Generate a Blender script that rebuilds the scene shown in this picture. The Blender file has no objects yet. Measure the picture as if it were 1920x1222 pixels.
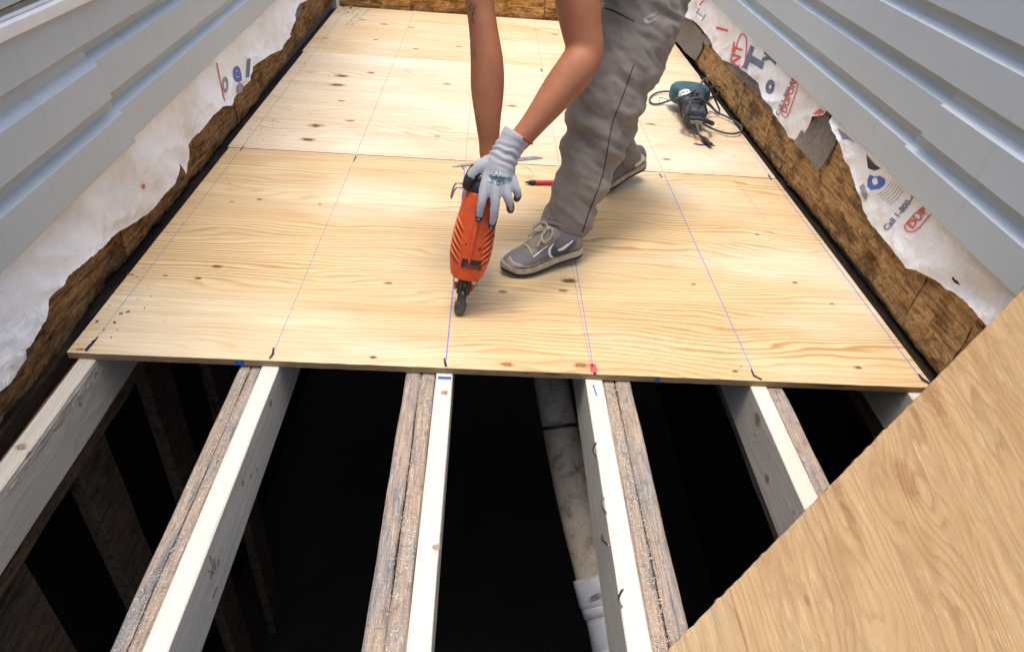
import bpy, bmesh, math, random
import numpy as np
from mathutils import Vector, Matrix, noise as mn
from mathutils.bvhtree import BVHTree

# ---------------------------------------------------------------- camera, sky, sun, exposure
S = bpy.context.scene
C = S.collection
CAM = Vector((-0.104536, -1.27382, 1.076381))
CR = Vector((0.99749804, -0.0174643, 0.06850293))
CU = Vector((-0.04458637, 0.59656094, 0.80132834))
CF = Vector((0.05486081, 0.80237774, -0.5942897))
FPX, PW, PH = 1300.171, 1920.0, 1222.0
cd = bpy.data.cameras.new('camera')
cam = bpy.data.objects.new('camera', cd); C.objects.link(cam); S.camera = cam
cd.sensor_width = 36.0; cd.sensor_fit = 'HORIZONTAL'; cd.lens = FPX / PW * 36.0
cd.clip_start = 0.02; cd.clip_end = 2000
cam.matrix_world = Matrix(((CR.x, CU.x, -CF.x, CAM.x), (CR.y, CU.y, -CF.y, CAM.y), (CR.z, CU.z, -CF.z, CAM.z), (0, 0, 0, 1)))

SUN_EL, SUN_AZ = math.radians(85.5), math.radians(-110)      # azimuth from +Y, clockwise to +X
w = bpy.data.worlds.new('World'); S.world = w; w.use_nodes = True
wn = w.node_tree
sky = wn.nodes.new('ShaderNodeTexSky'); sky.sky_type = 'NISHITA'; sky.sun_disc = False
sky.sun_elevation = SUN_EL; sky.sun_rotation = SUN_AZ
sky.air_density = 1.0; sky.dust_density = 4.0; sky.ozone_density = 0.6
bg = [n for n in wn.nodes if n.type == 'BACKGROUND'][0]
wn.links.new(sky.outputs[0], bg.inputs[0]); bg.inputs[1].default_value = 0.15
sl = bpy.data.lights.new('sun', 'SUN'); sl.energy = 0.8; sl.angle = math.radians(14); sl.color = (1.0, 0.965, 0.92)
so = bpy.data.objects.new('sun', sl); C.objects.link(so)
sd = Vector((math.sin(SUN_AZ) * math.cos(SUN_EL), math.cos(SUN_AZ) * math.cos(SUN_EL), math.sin(SUN_EL)))
so.rotation_euler = sd.to_track_quat('Z', 'Y').to_euler(); so.location = (0, 0, 6)
S.view_settings.view_transform = 'Standard'; S.view_settings.look = 'None'
S.view_settings.exposure = 1.12; S.view_settings.gamma = 1.0

random.seed(7)

# ---------------------------------------------------------------- helpers
def ray(u, v):
    return CF + CR * ((u - PW / 2) / FPX) + CU * ((PH / 2 - v) / FPX)
def at(u, v, axis, val):
    d = ray(u, v); t = (val - CAM['xyz'.index(axis)]) / d['xyz'.index(axis)]
    return CAM + d * t
def dep(u, v, t): return CAM + ray(u, v) * t

def thing(name, label, cat, loc=(0, 0, 0), group=None, kind=None):
    o = bpy.data.objects.new(name, None); C.objects.link(o); o.location = loc
    o.empty_display_size = 0.05
    o['label'] = label; o['category'] = cat
    if group: o['group'] = group
    if kind: o['kind'] = kind
    return o
def base_of(parent):
    v = Vector((0, 0, 0)); p = parent
    while p is not None:
        v = v + p.location; p = p.parent
    return v
def mesh(name, verts, faces, mat=None, parent=None, smooth=False, label=None, cat=None, group=None, kind=None, mats=None, fmat=None, recenter=True):
    """world-space verts -> one linked mesh object whose origin sits at its base"""
    V = np.array([tuple(v) for v in verts], float)
    if recenter:
        lo, hi = V.min(0), V.max(0)
        org = Vector(((lo[0] + hi[0]) / 2, (lo[1] + hi[1]) / 2, lo[2]))
    else: org = Vector((0, 0, 0))
    me = bpy.data.meshes.new(name)
    me.from_pydata([tuple(v - np.array(org)) for v in V], [], [tuple(f) for f in faces])
    for m in (mats or [mat]):
        if m: me.materials.append(m)
    if fmat is not None: me.polygons.foreach_set('material_index', fmat)
    if smooth: me.polygons.foreach_set('use_smooth', [True] * len(me.polygons))
    me.update()
    o = bpy.data.objects.new(name, me); C.objects.link(o)
    if parent is not None:
        o.parent = parent; o.location = org - base_of(parent)
    else: o.location = org
    if label: o['label'] = label
    if cat: o['category'] = cat
    if group: o['group'] = group
    if kind: o['kind'] = kind
    return o
def wverts(o):
    b = base_of(o)
    return [v.co + b for v in o.data.vertices]
def bvh(*objs):
    V, F = [], []
    for o in objs:
        n = len(V); V += wverts(o); F += [tuple(i + n for i in p.vertices) for p in o.data.polygons]
    return BVHTree.FromPolygons(V, F)
def box(x0, x1, y0, y1, z0, z1):
    v = [(x, y, z) for z in (z0, z1) for y in (y0, y1) for x in (x0, x1)]
    f = [(0, 2, 3, 1), (4, 5, 7, 6), (0, 1, 5, 4), (2, 6, 7, 3), (0, 4, 6, 2), (1, 3, 7, 5)]
    return v, f
def bbox(x0, x1, y0, y1, z0, z1, b=0.004, seg=1):
    bm = bmesh.new(); v, f = box(x0, x1, y0, y1, z0, z1)
    vs = [bm.verts.new(p) for p in v]
    for q in f: bm.faces.new([vs[i] for i in q])
    bmesh.ops.bevel(bm, geom=bm.edges[:], offset=b, segments=seg, profile=0.5, affect='EDGES')
    bm.verts.index_update()
    V = [q.co.copy() for q in bm.verts]; F = [tuple(q.index for q in g.verts) for g in bm.faces]; bm.free()
    return V, F
def xf(V, M): return [M @ Vector(v) for v in V]
def frame(origin, z, x):
    z = Vector(z).normalized(); x = Vector(x); x = (x - z * x.dot(z)).normalized(); y = z.cross(x)
    return Matrix(((x.x, y.x, z.x, origin[0]), (x.y, y.y, z.y, origin[1]), (x.z, y.z, z.z, origin[2]), (0, 0, 0, 1)))
def joinvf(*vfs):
    V, F = [], []
    for v, f in vfs:
        n = len(V); V += [Vector(q) for q in v]; F += [tuple(i + n for i in q) for q in f]
    return V, F
def catmull(P, k):
    P = [np.array(p, float) for p in P]
    out = []
    for i in range(len(P) - 1):
        p0 = P[max(i - 1, 0)]; p1 = P[i]; p2 = P[i + 1]; p3 = P[min(i + 2, len(P) - 1)]
        for j in range(k):
            t = j / k
            out.append(0.5 * (2 * p1 + (p2 - p0) * t + (2 * p0 - 5 * p1 + 4 * p2 - p3) * t * t + (3 * p1 - p0 - 3 * p2 + p3) * t ** 3))
    out.append(P[-1]); return out
def tube(pts, rad, seg=12, k=4, cap='round', ref=None, ell=1.0, closed=False):
    """swept tube; rad scalar or list; ell = ratio of the second axis (along ref-perp)"""
    if not hasattr(rad, '__len__'): rad = [rad] * len(pts)
    Q = catmull([list(p) + [r] for p, r in zip(pts, rad)], k) if k > 1 else [np.array(list(p) + [r], float) for p, r in zip(pts, rad)]
    n = len(Q); V, F = [], []
    rings = []
    T = []
    for i in range(n):
        a = Q[max(i - 1, 0)][:3]; b = Q[min(i + 1, n - 1)][:3]; t = Vector(b - a)
        T.append(t.normalized() if t.length > 1e-9 else Vector((0, 0, 1)))
    nrm = Vector(ref) if ref is not None else Vector((0.3, 0.2, 1)) if abs(T[0].z) < 0.9 else Vector((1, 0, 0))
    ext = []
    if cap == 'round':
        r = Q[0][3]
        for s in (0.97, 0.78, 0.45): ext.append((Vector(Q[0][:3]) - T[0] * r * s * 0.8, r * math.sqrt(max(1 - s * s, 0.02)), T[0]))
    seq = list(ext)
    for i in range(n): seq.append((Vector(Q[i][:3]), Q[i][3], T[i]))
    if cap == 'round':
        r = Q[-1][3]
        for s in (0.45, 0.78, 0.97): seq.append((Vector(Q[-1][:3]) + T[-1] * r * s * 0.8, r * math.sqrt(max(1 - s * s, 0.02)), T[-1]))
    for c, r, t in seq:
        nn = nrm - t * nrm.dot(t)
        if nn.length < 1e-6: nn = t.orthogonal()
        nn.normalize()
        if ref is None: nrm = nn
        bn = t.cross(nn)
        for j in range(seg):
            a = 2 * math.pi * j / seg
            V.append(c + nn * (math.cos(a) * r) + bn * (math.sin(a) * r * ell))
    m = len(seq)
    for i in range(m - 1):
        for j in range(seg):
            F.append((i * seg + j, i * seg + (j + 1) % seg, (i + 1) * seg + (j + 1) % seg, (i + 1) * seg + j))
    F.append(tuple(reversed(range(seg)))); F.append(tuple((m - 1) * seg + j for j in range(seg)))
    return V, F
def ellipsoid(c, r, M=None, nu=16, nv=10):
    V, F = [], []
    for i in range(nv + 1):
        th = math.pi * i / nv
        for j in range(nu):
            ph = 2 * math.pi * j / nu
            p = Vector((r[0] * math.sin(th) * math.cos(ph), r[1] * math.sin(th) * math.sin(ph), r[2] * math.cos(th)))
            if M is not None: p = M @ p
            V.append(Vector(c) + p)
    for i in range(nv):
        for j in range(nu): F.append((i * nu + j, (i + 1) * nu + j, (i + 1) * nu + (j + 1) % nu, i * nu + (j + 1) % nu))
    return V, F
def loft(rings, cap=True):
    V, F = [], []
    n = len(rings[0])
    for r in rings: V += [Vector(p) for p in r]
    for i in range(len(rings) - 1):
        for j in range(n): F.append((i * n + j, i * n + (j + 1) % n, (i + 1) * n + (j + 1) % n, (i + 1) * n + j))
    if cap: F.append(tuple(reversed(range(n)))); F.append(tuple((len(rings) - 1) * n + j for j in range(n)))
    return V, F
def blob(V, F, voxel, smooth=6, factor=0.5):
    """one continuous surface out of overlapping closed shapes"""
    me = bpy.data.meshes.new('tmp'); me.from_pydata([tuple(v) for v in V], [], F); me.update()
    bm = bmesh.new(); bm.from_mesh(me); bmesh.ops.recalc_face_normals(bm, faces=bm.faces[:]); bm.to_mesh(me); bm.free()
    o = bpy.data.objects.new('tmp', me); C.objects.link(o)
    m = o.modifiers.new('r', 'REMESH'); m.mode = 'VOXEL'; m.voxel_size = voxel
    if smooth:
        s = o.modifiers.new('s', 'SMOOTH'); s.iterations = smooth; s.factor = factor
    dg = bpy.context.evaluated_depsgraph_get(); dg.update()
    e = bpy.data.meshes.new_from_object(o.evaluated_get(dg))
    V2 = [v.co.copy() for v in e.vertices]; F2 = [tuple(p.vertices) for p in e.polygons]
    N2 = [v.normal.copy() for v in e.vertices]
    bpy.data.objects.remove(o); bpy.data.meshes.remove(me); bpy.data.meshes.remove(e)
    return V2, F2, N2
def fbm(p, o=4): return mn.fractal(Vector(p), 1.0, 2.0, o, noise_basis='PERLIN_ORIGINAL')

# ---------------------------------------------------------------- node materials
class NT:
    def __init__(s, name):
        s.m = bpy.data.materials.new(name); s.m.use_nodes = True
        s.t = s.m.node_tree; s.b = [n for n in s.t.nodes if n.type == 'BSDF_PRINCIPLED'][0]
        s.out = [n for n in s.t.nodes if n.type == 'OUTPUT_MATERIAL'][0]
    def n(s, t, **k):
        x = s.t.nodes.new('ShaderNode' + t)
        for a, b in k.items(): setattr(x, a, b)
        return x
    def put(s, sock, v):
        if hasattr(v, 'is_output'): s.t.links.new(v, sock)
        elif isinstance(v, (tuple, list)) and len(v) == 3 and sock.type == 'RGBA': sock.default_value = (*v, 1)
        else: sock.default_value = v
    def math(s, op, a, b=0.0, c=None, clamp=False):
        x = s.n('Math', operation=op, use_clamp=clamp); s.put(x.inputs[0], a); s.put(x.inputs[1], b)
        if c is not None: s.put(x.inputs[2], c)
        return x.outputs[0]
    def pos(s): return s.n('NewGeometry').outputs['Position']
    def nor(s): return s.n('NewGeometry').outputs['True Normal']
    def rnd(s): return s.n('ObjectInfo').outputs['Random']
    def dot(s, a, b):
        x = s.n('VectorMath', operation='DOT_PRODUCT'); s.put(x.inputs[0], a); s.put(x.inputs[1], b); return x.outputs['Value']
    def vec(s, a, b, c):
        x = s.n('CombineXYZ')
        for i, v in enumerate((a, b, c)): s.put(x.inputs[i], v)
        return x.outputs[0]
    def noise(s, v, scale=1, detail=3, rough=0.55, dist=0.0):
        x = s.n('TexNoise'); s.put(x.inputs['Vector'], v); x.inputs['Scale'].default_value = scale
        x.inputs['Detail'].default_value = detail; x.inputs['Roughness'].default_value = rough; x.inputs['Distortion'].default_value = dist
        return x.outputs[0]
    def voro(s, v, scale=1, feature='F1', out='Distance'):
        x = s.n('TexVoronoi', feature=feature); s.put(x.inputs['Vector'], v); x.inputs['Scale'].default_value = scale
        return x.outputs[out]
    def ramp(s, f, stops, interp='LINEAR'):
        x = s.n('ValToRGB'); x.color_ramp.interpolation = interp
        while len(x.color_ramp.elements) < len(stops): x.color_ramp.elements.new(0.5)
        for e, (p, c) in zip(x.color_ramp.elements, stops):
            e.position = p; e.color = (*c, 1) if hasattr(c, '__len__') else (c, c, c, 1)
        s.put(x.inputs[0], f); return x.outputs[0]
    def mix(s, f, a, b, mode='MIX'):
        x = s.n('Mix', data_type='RGBA', blend_type=mode); s.put(x.inputs[0], f)
        s.put(x.inputs[6], a); s.put(x.inputs[7], b); return x.outputs[2]
    def map(s, f, a, b, c=0.0, d=1.0):
        x = s.n('MapRange'); s.put(x.inputs[0], f)
        for i, v in enumerate((a, b, c, d)): x.inputs[i + 1].default_value = v
        return x.outputs[0]
    def bump(s, h, strength=0.3, dist=0.002):
        x = s.n('Bump'); x.inputs['Strength'].default_value = strength; x.inputs['Distance'].default_value = dist
        s.put(x.inputs['Height'], h); s.t.links.new(x.outputs[0], s.b.inputs['Normal'])
    def fin(s, col, rough=0.6, metal=0.0, spec=0.4):
        s.put(s.b.inputs['Base Color'], col); s.put(s.b.inputs['Roughness'], rough)
        s.b.inputs['Metallic'].default_value = metal; s.b.inputs['Specular IOR Level'].default_value = spec
        return s.m
    def alpha(s, a):
        s.put(s.b.inputs['Alpha'], a)

def plain(name, col, rough=0.6, metal=0.0, var=0.12, scale=30.0, bump=0.0, spec=0.4):
    t = NT(name); p = t.pos(); n = t.noise(p, scale, 4)
    dark = tuple(c * (1 - var) for c in col); light = tuple(min(c * (1 + var), 1) for c in col)
    c = t.ramp(n, [(0.3, dark), (0.7, light)])
    if bump: t.bump(t.noise(p, scale * 6, 3), bump, 0.001)
    return t.fin(c, t.map(n, 0, 1, rough - 0.06, rough + 0.06), metal, spec)

def plywood(name, a, b, light, dark, white, contrast=1.0, seed=0.0, edge=True, wscale=1.0, fibre=0.5, fleck=0.0, spots=()):
    t = NT(name); p = t.pos()
    u = t.dot(p, a); v = t.dot(p, b)
    warp = t.noise(t.vec(t.math('MULTIPLY', u, 1.1), t.math('MULTIPLY', v, 4.2), seed), 1.0 * wscale, 2.5, 0.5)
    fine_w = t.noise(t.vec(t.math('MULTIPLY', u, 5), t.math('MULTIPLY', v, 26), seed + 3), 1.0, 2)
    h = t.math('ADD', t.math('MULTIPLY', warp, 15.0), t.math('MULTIPLY', v, 56.0))
    h = t.math('ADD', h, t.math('MULTIPLY', fine_w, 0.8))
    saw = t.math('FRACT', h)
    ring = t.ramp(saw, [(0.0, 0.0), (0.45, 0.08), (0.74, 0.85), (0.84, 1.0), (0.95, 0.1), (1.0, 0.0)])
    fib = t.noise(t.vec(t.math('MULTIPLY', u, 7), t.math('MULTIPLY', v, 330), seed), 1.0, 3, 0.6)
    fib2 = t.noise(t.vec(t.math('MULTIPLY', u, 2.2), t.math('MULTIPLY', v, 60), seed + 9), 1.0, 3, 0.6)
    blot = t.noise(t.vec(t.math('MULTIPLY', u, 1.3), t.math('MULTIPLY', v, 2.6), seed + 5), 1.0, 3)
    str_ = t.math('MULTIPLY', t.map(t.noise(t.vec(t.math('MULTIPLY', u, 0.8), t.math('MULTIPLY', v, 5), seed + 17), 1.0, 2), 0.36, 0.62, 0.3, 1.0), contrast)
    c = t.mix(t.math('MULTIPLY', ring, str_), light, dark)
    band = t.noise(t.vec(t.math('MULTIPLY', u, 0.5), t.math('MULTIPLY', v, 11), seed + 23), 1.0, 3, 0.6)
    c = t.mix(t.map(band, 0.50, 0.66, 0.0, 0.55 * min(contrast, 1)), c, t.mix(0.55, c, dark))
    c = t.mix(t.map(blot, 0.48, 0.66, 0.0, 0.7), c, white)
    k = t.math('MULTIPLY_ADD', fib, 0.7 * fibre, 1.0 - 0.35 * fibre)
    k2 = t.math('MULTIPLY_ADD', fib2, 0.9 * fibre, 1.0 - 0.45 * fibre)
    c = t.mix(1.0, c, t.vec(k, k, k), 'MULTIPLY'); c = t.mix(1.0, c, t.vec(k2, k2, k2), 'MULTIPLY')
    if fleck:
        fl = t.noise(t.vec(t.math('MULTIPLY', u, 26), t.math('MULTIPLY', v, 170), seed + 31), 1.0, 2, 0.5)
        gate = t.noise(t.vec(t.math('MULTIPLY', u, 5), t.math('MULTIPLY', v, 9), seed + 41), 1.0, 2)
        c = t.mix(t.math('MULTIPLY', t.map(fl, 0.56, 0.64, 0, fleck), t.map(gate, 0.42, 0.6, 0.1, 1.0)), c, (0.60, 0.48, 0.32))
        pat = t.noise(t.vec(t.math('MULTIPLY', u, 6), t.math('MULTIPLY', v, 14), seed + 51), 1.0, 4, 0.65)
        c = t.mix(t.map(pat, 0.5, 0.72, 0, 0.6), c, tuple(q * f for q, f in zip(dark, (0.95, 0.86, 0.72))))
    for c0_, su, sv in spots:
        du = t.math('DIVIDE', t.math('SUBTRACT', u, Vector(a).dot(c0_)), su); dv = t.math('DIVIDE', t.math('SUBTRACT', v, Vector(b).dot(c0_)), sv)
        rr = t.math('ADD', t.math('MULTIPLY', du, du), t.math('MULTIPLY', dv, dv)); rr = t.math('ADD', rr, t.math('MULTIPLY', t.math('SUBTRACT', t.noise(p, 45, 4, 0.7), 0.5), 2.6))
        c = t.mix(t.map(rr, 0.0, 1.3, 0.62, 0.0), c, t.mix(1.0, c, (0.55, 0.36, 0.24), 'MULTIPLY'))
    # dirt specks
    sp = t.noise(p, 140, 2); c = t.mix(t.map(sp, 0.74, 0.80, 0, 0.55), c, (0.16, 0.09, 0.04))
    if edge:
        nz = t.math('ABSOLUTE', t.dot(t.nor(), (0, 0, 1)))
        z = t.dot(p, (0, 0, 1))
        lay = t.math('FRACT', t.math('MULTIPLY_ADD', z, 1 / 0.0056, t.math('MULTIPLY', t.noise(p, 14, 2), 0.25)))
        ec = t.ramp(lay, [(0.0, (0.19, 0.11, 0.055)), (0.1, (0.36, 0.24, 0.13)), (0.45, (0.44, 0.31, 0.18)), (0.55, (0.24, 0.145, 0.075)), (0.95, (0.29, 0.19, 0.1)), (1.0, (0.15, 0.085, 0.04))])
        g = t.noise(t.vec(t.math('MULTIPLY', u, 30), v, t.math('MULTIPLY', z, 300)), 1, 3)
        ec = t.mix(1.0, ec, t.ramp(g, [(0.3, 0.7), (0.7, 1.15)]), 'MULTIPLY')
        c = t.mix(t.math('LESS_THAN', nz, 0.5), c, ec)
    t.bump(t.math('ADD', fib, t.math('MULTIPLY', ring, 0.3)), 0.12, 0.0012)
    return t.fin(c, t.map(fib2, 0, 1, 0.5, 0.72), 0, 0.35)

def lumber_new(name, tone, seed):
    t = NT(name); p = t.pos(); x = t.n('SeparateXYZ'); t.put(x.inputs[0], p)
    X, Y, Z = x.outputs
    wob = t.noise(t.vec(t.math('MULTIPLY', X, 9), t.math('MULTIPLY', Y, 1.6), t.math('MULTIPLY', Z, 9)), 1, 2)
    dx = t.math('MULTIPLY_ADD', X, 1.0, seed * 0.013); dz = t.math('ADD', Z, 0.22)
    fx = t.math('FRACT', t.math('MULTIPLY', dx, 2.4)); rr = t.math('SQRT', t.math('ADD', t.math('MULTIPLY', t.math('MULTIPLY', fx, 0.3), fx), t.math('MULTIPLY', dz, dz)))
    ring = t.math('FRACT', t.math('ADD', t.math('MULTIPLY', rr, 105.0), t.math('MULTIPLY', wob, 7.0)))
    ring = t.ramp(ring, [(0, 0.0), (0.6, 0.2), (0.88, 0.9), (1.0, 0.0)])
    fib = t.noise(t.vec(t.math('MULTIPLY', X, 300), t.math('MULTIPLY', Y, 5), t.math('MULTIPLY', Z, 300)), 1, 3)
    blot = t.noise(t.vec(t.math('MULTIPLY', X, 10), t.math('MULTIPLY', Y, 2.5), t.math('MULTIPLY', Z, 10)), 1, 4)
    c = t.mix(t.math('MULTIPLY', ring, 0.36), tone, tuple(q * f for q, f in zip(tone, (0.62, 0.5, 0.38))))
    c = t.mix(t.map(blot, 0.52, 0.78, 0, 0.5), c, tuple(q * f for q, f in zip(tone, (0.72, 0.66, 0.56))))
    k = t.math('MULTIPLY_ADD', fib, 0.36, 0.82); c = t.mix(1.0, c, t.vec(k, k, k), 'MULTIPLY')
    sp = t.noise(t.vec(t.math('MULTIPLY', X, 90), t.math('MULTIPLY', Y, 45), t.math('MULTIPLY', Z, 90)), 1, 2)
    c = t.mix(t.map(sp, 0.73, 0.79, 0, 0.5), c, (0.12, 0.08, 0.05))
    t.bump(t.math('ADD', fib, t.math('MULTIPLY', ring, 0.4)), 0.22, 0.0015)
    return t.fin(c, 0.68, 0, 0.3)

def lumber_old(name, a, b, c_, dust=0.0):
    t = NT(name); p = t.pos(); x = t.n('SeparateXYZ'); t.put(x.inputs[0], p); X, Y, Z = x.outputs
    r = t.math('MULTIPLY', t.rnd(), 40)
    v = t.vec(t.math('MULTIPLY', X, 26), t.math('MULTIPLY_ADD', Y, 4.5, r), t.math('MULTIPLY', Z, 26))
    n1 = t.noise(v, 1, 5, 0.65, 0.6); n2 = t.noise(t.vec(t.math('MULTIPLY', X, 340), t.math('MULTIPLY', Y, 14), t.math('MULTIPLY', Z, 340)), 1, 4, 0.7)
    col = t.ramp(n1, [(0.34, c_), (0.44, a), (0.53, b), (0.60, a), (0.68, c_)])
    k = t.map(n2, 0.32, 0.68, 0.55, 1.4); col = t.mix(1.0, col, t.vec(k, k, k), 'MULTIPLY')
    d = t.noise(p, 55, 4, 0.7); col = t.mix(t.map(d, 0.55, 0.75, 0, 0.75), col, tuple(q * 0.35 for q in c_))
    fl = t.noise(t.vec(t.math('MULTIPLY', X, 420), t.math('MULTIPLY', Y, 260), t.math('MULTIPLY', Z, 420)), 1, 2, 0.5)
    if dust: col = t.mix(t.map(fl, 0.60, 0.68, 0, dust), col, (0.62, 0.52, 0.40))
    t.bump(t.math('ADD', n2, d), 0.4, 0.002)
    return t.fin(col, 0.85, 0, 0.2)

def rotten(name, lightc, midc, darkc, gold=0.5):
    t = NT(name); p = t.pos(); x = t.n('SeparateXYZ'); t.put(x.inputs[0], p); X, Y, Z = x.outputs
    r = t.math('MULTIPLY', t.rnd(), 30)
    hx = t.math('ADD', t.math('ADD', X, Y), r)
    grain = t.noise(t.vec(t.math('MULTIPLY', hx, 9), X, t.math('MULTIPLY', Z, 95)), 1, 5, 0.65, 0.25)
    fib = t.noise(t.vec(t.math('MULTIPLY', hx, 60), X, t.math('MULTIPLY', Z, 330)), 1, 4, 0.7)
    big = t.noise(t.vec(t.math('MULTIPLY', hx, 4.5), X, t.math('MULTIPLY', Z, 9)), 1, 5, 0.62, 0.3)
    chip = t.noise(t.vec(t.math('MULTIPLY', hx, 24), X, t.math('MULTIPLY', Z, 34)), 1, 5, 0.68)
    chip2 = t.noise(t.vec(t.math('MULTIPLY', hx, 15), t.math('ADD', X, 5.0), t.math('MULTIPLY', Z, 30)), 1, 4, 0.68)
    c = t.ramp(grain, [(0.34, darkc), (0.46, midc), (0.60, lightc)])
    c = t.mix(t.map(chip, 0.565, 0.585, 0, 0.75), c, tuple(min(1, q * f) for q, f in zip(lightc, (1.2, 1.15, 1.1))))
    c = t.mix(t.map(chip2, 0.40, 0.37, 0, 0.55), c, darkc)
    c = t.mix(t.map(big, 0.50, 0.38, 0.0, 0.8), c, t.mix(1.0, c, (0.26, 0.22, 0.20), 'MULTIPLY'))
    k = t.map(fib, 0.34, 0.66, 0.62, 1.3); c = t.mix(1.0, c, t.vec(k, k, k), 'MULTIPLY')
    t.bump(t.math('ADD', t.math('MULTIPLY', chip, 1.5), t.math('ADD', grain, fib)), 0.45, 0.003)
    return t.fin(c, 0.88, 0, 0.15)

def wrapmat(name):
    t = NT(name); p = t.pos()
    st = t.noise(p, 4.0, 4, 0.6, 0.6); fine = t.noise(p, 160, 3)
    cr = t.noise(p, 16, 5, 0.65, 1.2)
    c = t.mix(t.map(st, 0.44, 0.68, 0, 0.6), (0.85, 0.87, 0.90), (0.62, 0.55, 0.47))
    k = t.math('MULTIPLY_ADD', fine, 0.14, 0.93); c = t.mix(1.0, c, t.vec(k, k, k), 'MULTIPLY')
    dirt = t.noise(p, 38, 3); c = t.mix(t.map(dirt, 0.68, 0.78, 0, 0.35), c, (0.3, 0.22, 0.16))
    t.bump(cr, 0.9, 0.008)
    t.b.inputs['Transmission Weight'].default_value = 0.0
    return t.fin(c, 0.38, 0, 0.5)

def siding(name, col):
    t = NT(name); p = t.pos(); x = t.n('SeparateXYZ'); t.put(x.inputs[0], p); X, Y, Z = x.outputs
    g = t.noise(t.vec(X, t.math('MULTIPLY', Y, 7), t.math('MULTIPLY', Z, 240)), 1, 3)
    b = t.noise(p, 3.0, 4, 0.6); d = t.noise(p, 90, 3)
    streak = t.noise(t.vec(X, t.math('MULTIPLY', Y, 40), t.math('MULTIPLY', Z, 3)), 1, 3)
    k = t.math('MULTIPLY_ADD', b, 0.2, 0.9)
    c = t.mix(1.0, col, t.vec(k, k, k), 'MULTIPLY')
    c = t.mix(t.map(streak, 0.55, 0.8, 0, 0.25), c, (0.30, 0.27, 0.22))
    c = t.mix(t.map(d, 0.72, 0.8, 0, 0.4), c, (0.2, 0.18, 0.15))
    t.bump(t.math('ADD', g, t.math('MULTIPLY', d, 0.3)), 0.16, 0.0012)
    return t.fin(c, t.map(b, 0, 1, 0.42, 0.6), 0, 0.45)

def decalmat(name, col, wear=0.3, rough=0.7, scale=120):
    t = NT(name); p = t.pos(); n = t.noise(p, scale, 3, 0.7)
    t.alpha(t.map(n, 0.30 * wear / 0.3 if wear else 0.0, 0.30 * wear / 0.3 + 0.14 if wear else 0.001, 0.25 if wear else 1.0, 1.0))
    return t.fin(col, rough, 0, 0.3)

M = {}
XA, YA, ZA = (1, 0, 0), (0, 1, 0), (0, 0, 1)
M['ply1'] = plywood('plywood_front', XA, YA, (0.70, 0.52, 0.285), (0.44, 0.215, 0.055), (0.76, 0.66, 0.47), 0.85, 2.3)
M['ply2'] = plywood('plywood_middle', XA, YA, (0.72, 0.595, 0.41), (0.52, 0.33, 0.155), (0.78, 0.69, 0.53), 0.8, 11.7, wscale=1.3)
M['ply3'] = plywood('plywood_rear', XA, YA, (0.72, 0.555, 0.33), (0.51, 0.26, 0.085), (0.77, 0.665, 0.48), 0.85, 27.1)
M['sidingL'] = siding('vinyl_grey', (0.445, 0.495, 0.525))
M['sidingR'] = siding('vinyl_blue_grey', (0.435, 0.49, 0.53))
M['wrap'] = wrapmat('house_wrap_sheet')
M['rotL'] = rotten('rotten_sheathing_dark', (0.33, 0.19, 0.085), (0.20, 0.105, 0.042), (0.06, 0.03, 0.013))
M['rotR'] = rotten('rotten_sheathing_golden', (0.54, 0.35, 0.165), (0.39, 0.23, 0.098), (0.16, 0.085, 0.035))
M['rotB'] = rotten('rotten_rim_orange', (0.62, 0.36, 0.13), (0.43, 0.22, 0.07), (0.15, 0.075, 0.025))
M['plate'] = lumber_old('black_stained_plate', (0.026, 0.017, 0.011), (0.05, 0.032, 0.02), (0.012, 0.008, 0.006))
M['felt'] = plain('grey_felt_paper', (0.20, 0.175, 0.15), 0.9, 0, 0.25, 60, 0.6, 0.15)
M['new'] = [lumber_new('spruce_%d' % i, c, i * 3.1 + 1) for i, c in enumerate([(0.68, 0.62, 0.50), (0.73, 0.69, 0.60), (0.74, 0.69, 0.60)])]
M['old'] = lumber_old('weathered_lumber', (0.30, 0.265, 0.235), (0.39, 0.285, 0.205), (0.20, 0.195, 0.20), 0.8)
M['oldb'] = lumber_old('brown_lumber', (0.20, 0.12, 0.07), (0.28, 0.17, 0.10), (0.10, 0.06, 0.04))
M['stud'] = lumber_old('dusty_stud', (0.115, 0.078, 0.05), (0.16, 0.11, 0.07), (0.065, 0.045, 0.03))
M['dark'] = plain('shade_black_earth', (0.018, 0.015, 0.012), 0.95, 0, 0.3, 6)  # the pit's lack of light is put into this near-black colour
M['earth'] = plain('garden_earth', (0.11, 0.085, 0.055), 0.95, 0, 0.35, 4)
M['core'] = plain('wall_framing', (0.25, 0.2, 0.15), 0.9)
M['white'] = plain('white_vinyl', (0.76, 0.76, 0.75), 0.35, 0, 0.06, 12)
M['track'] = plain('dirty_track', (0.36, 0.31, 0.25), 0.7, 0, 0.35, 25)
M['rubber'] = plain('black_rubber', (0.025, 0.025, 0.027), 0.55, 0, 0.3, 60)
M['steel'] = plain('steel', (0.42, 0.41, 0.40), 0.38, 1.0, 0.2, 80)
M['dsteel'] = plain('dark_steel', (0.10, 0.095, 0.09), 0.45, 0.9, 0.4, 60)
M['sawd'] = plain('wood_chips', (0.68, 0.50, 0.28), 0.85, 0, 0.2, 200)
M['chalk'] = decalmat('blue_chalk', (0.20, 0.23, 0.74), 0.40, 0.9, 260)
M['chalkf'] = decalmat('faint_chalk', (0.34, 0.31, 0.52), 0.42, 0.9, 300)
M['ink'] = decalmat('black_marker_ink', (0.03, 0.025, 0.05), 0.22, 0.7, 180)
M['redink'] = decalmat('red_paint_mark', (0.72, 0.10, 0.10), 0.25, 0.7, 120)
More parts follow.
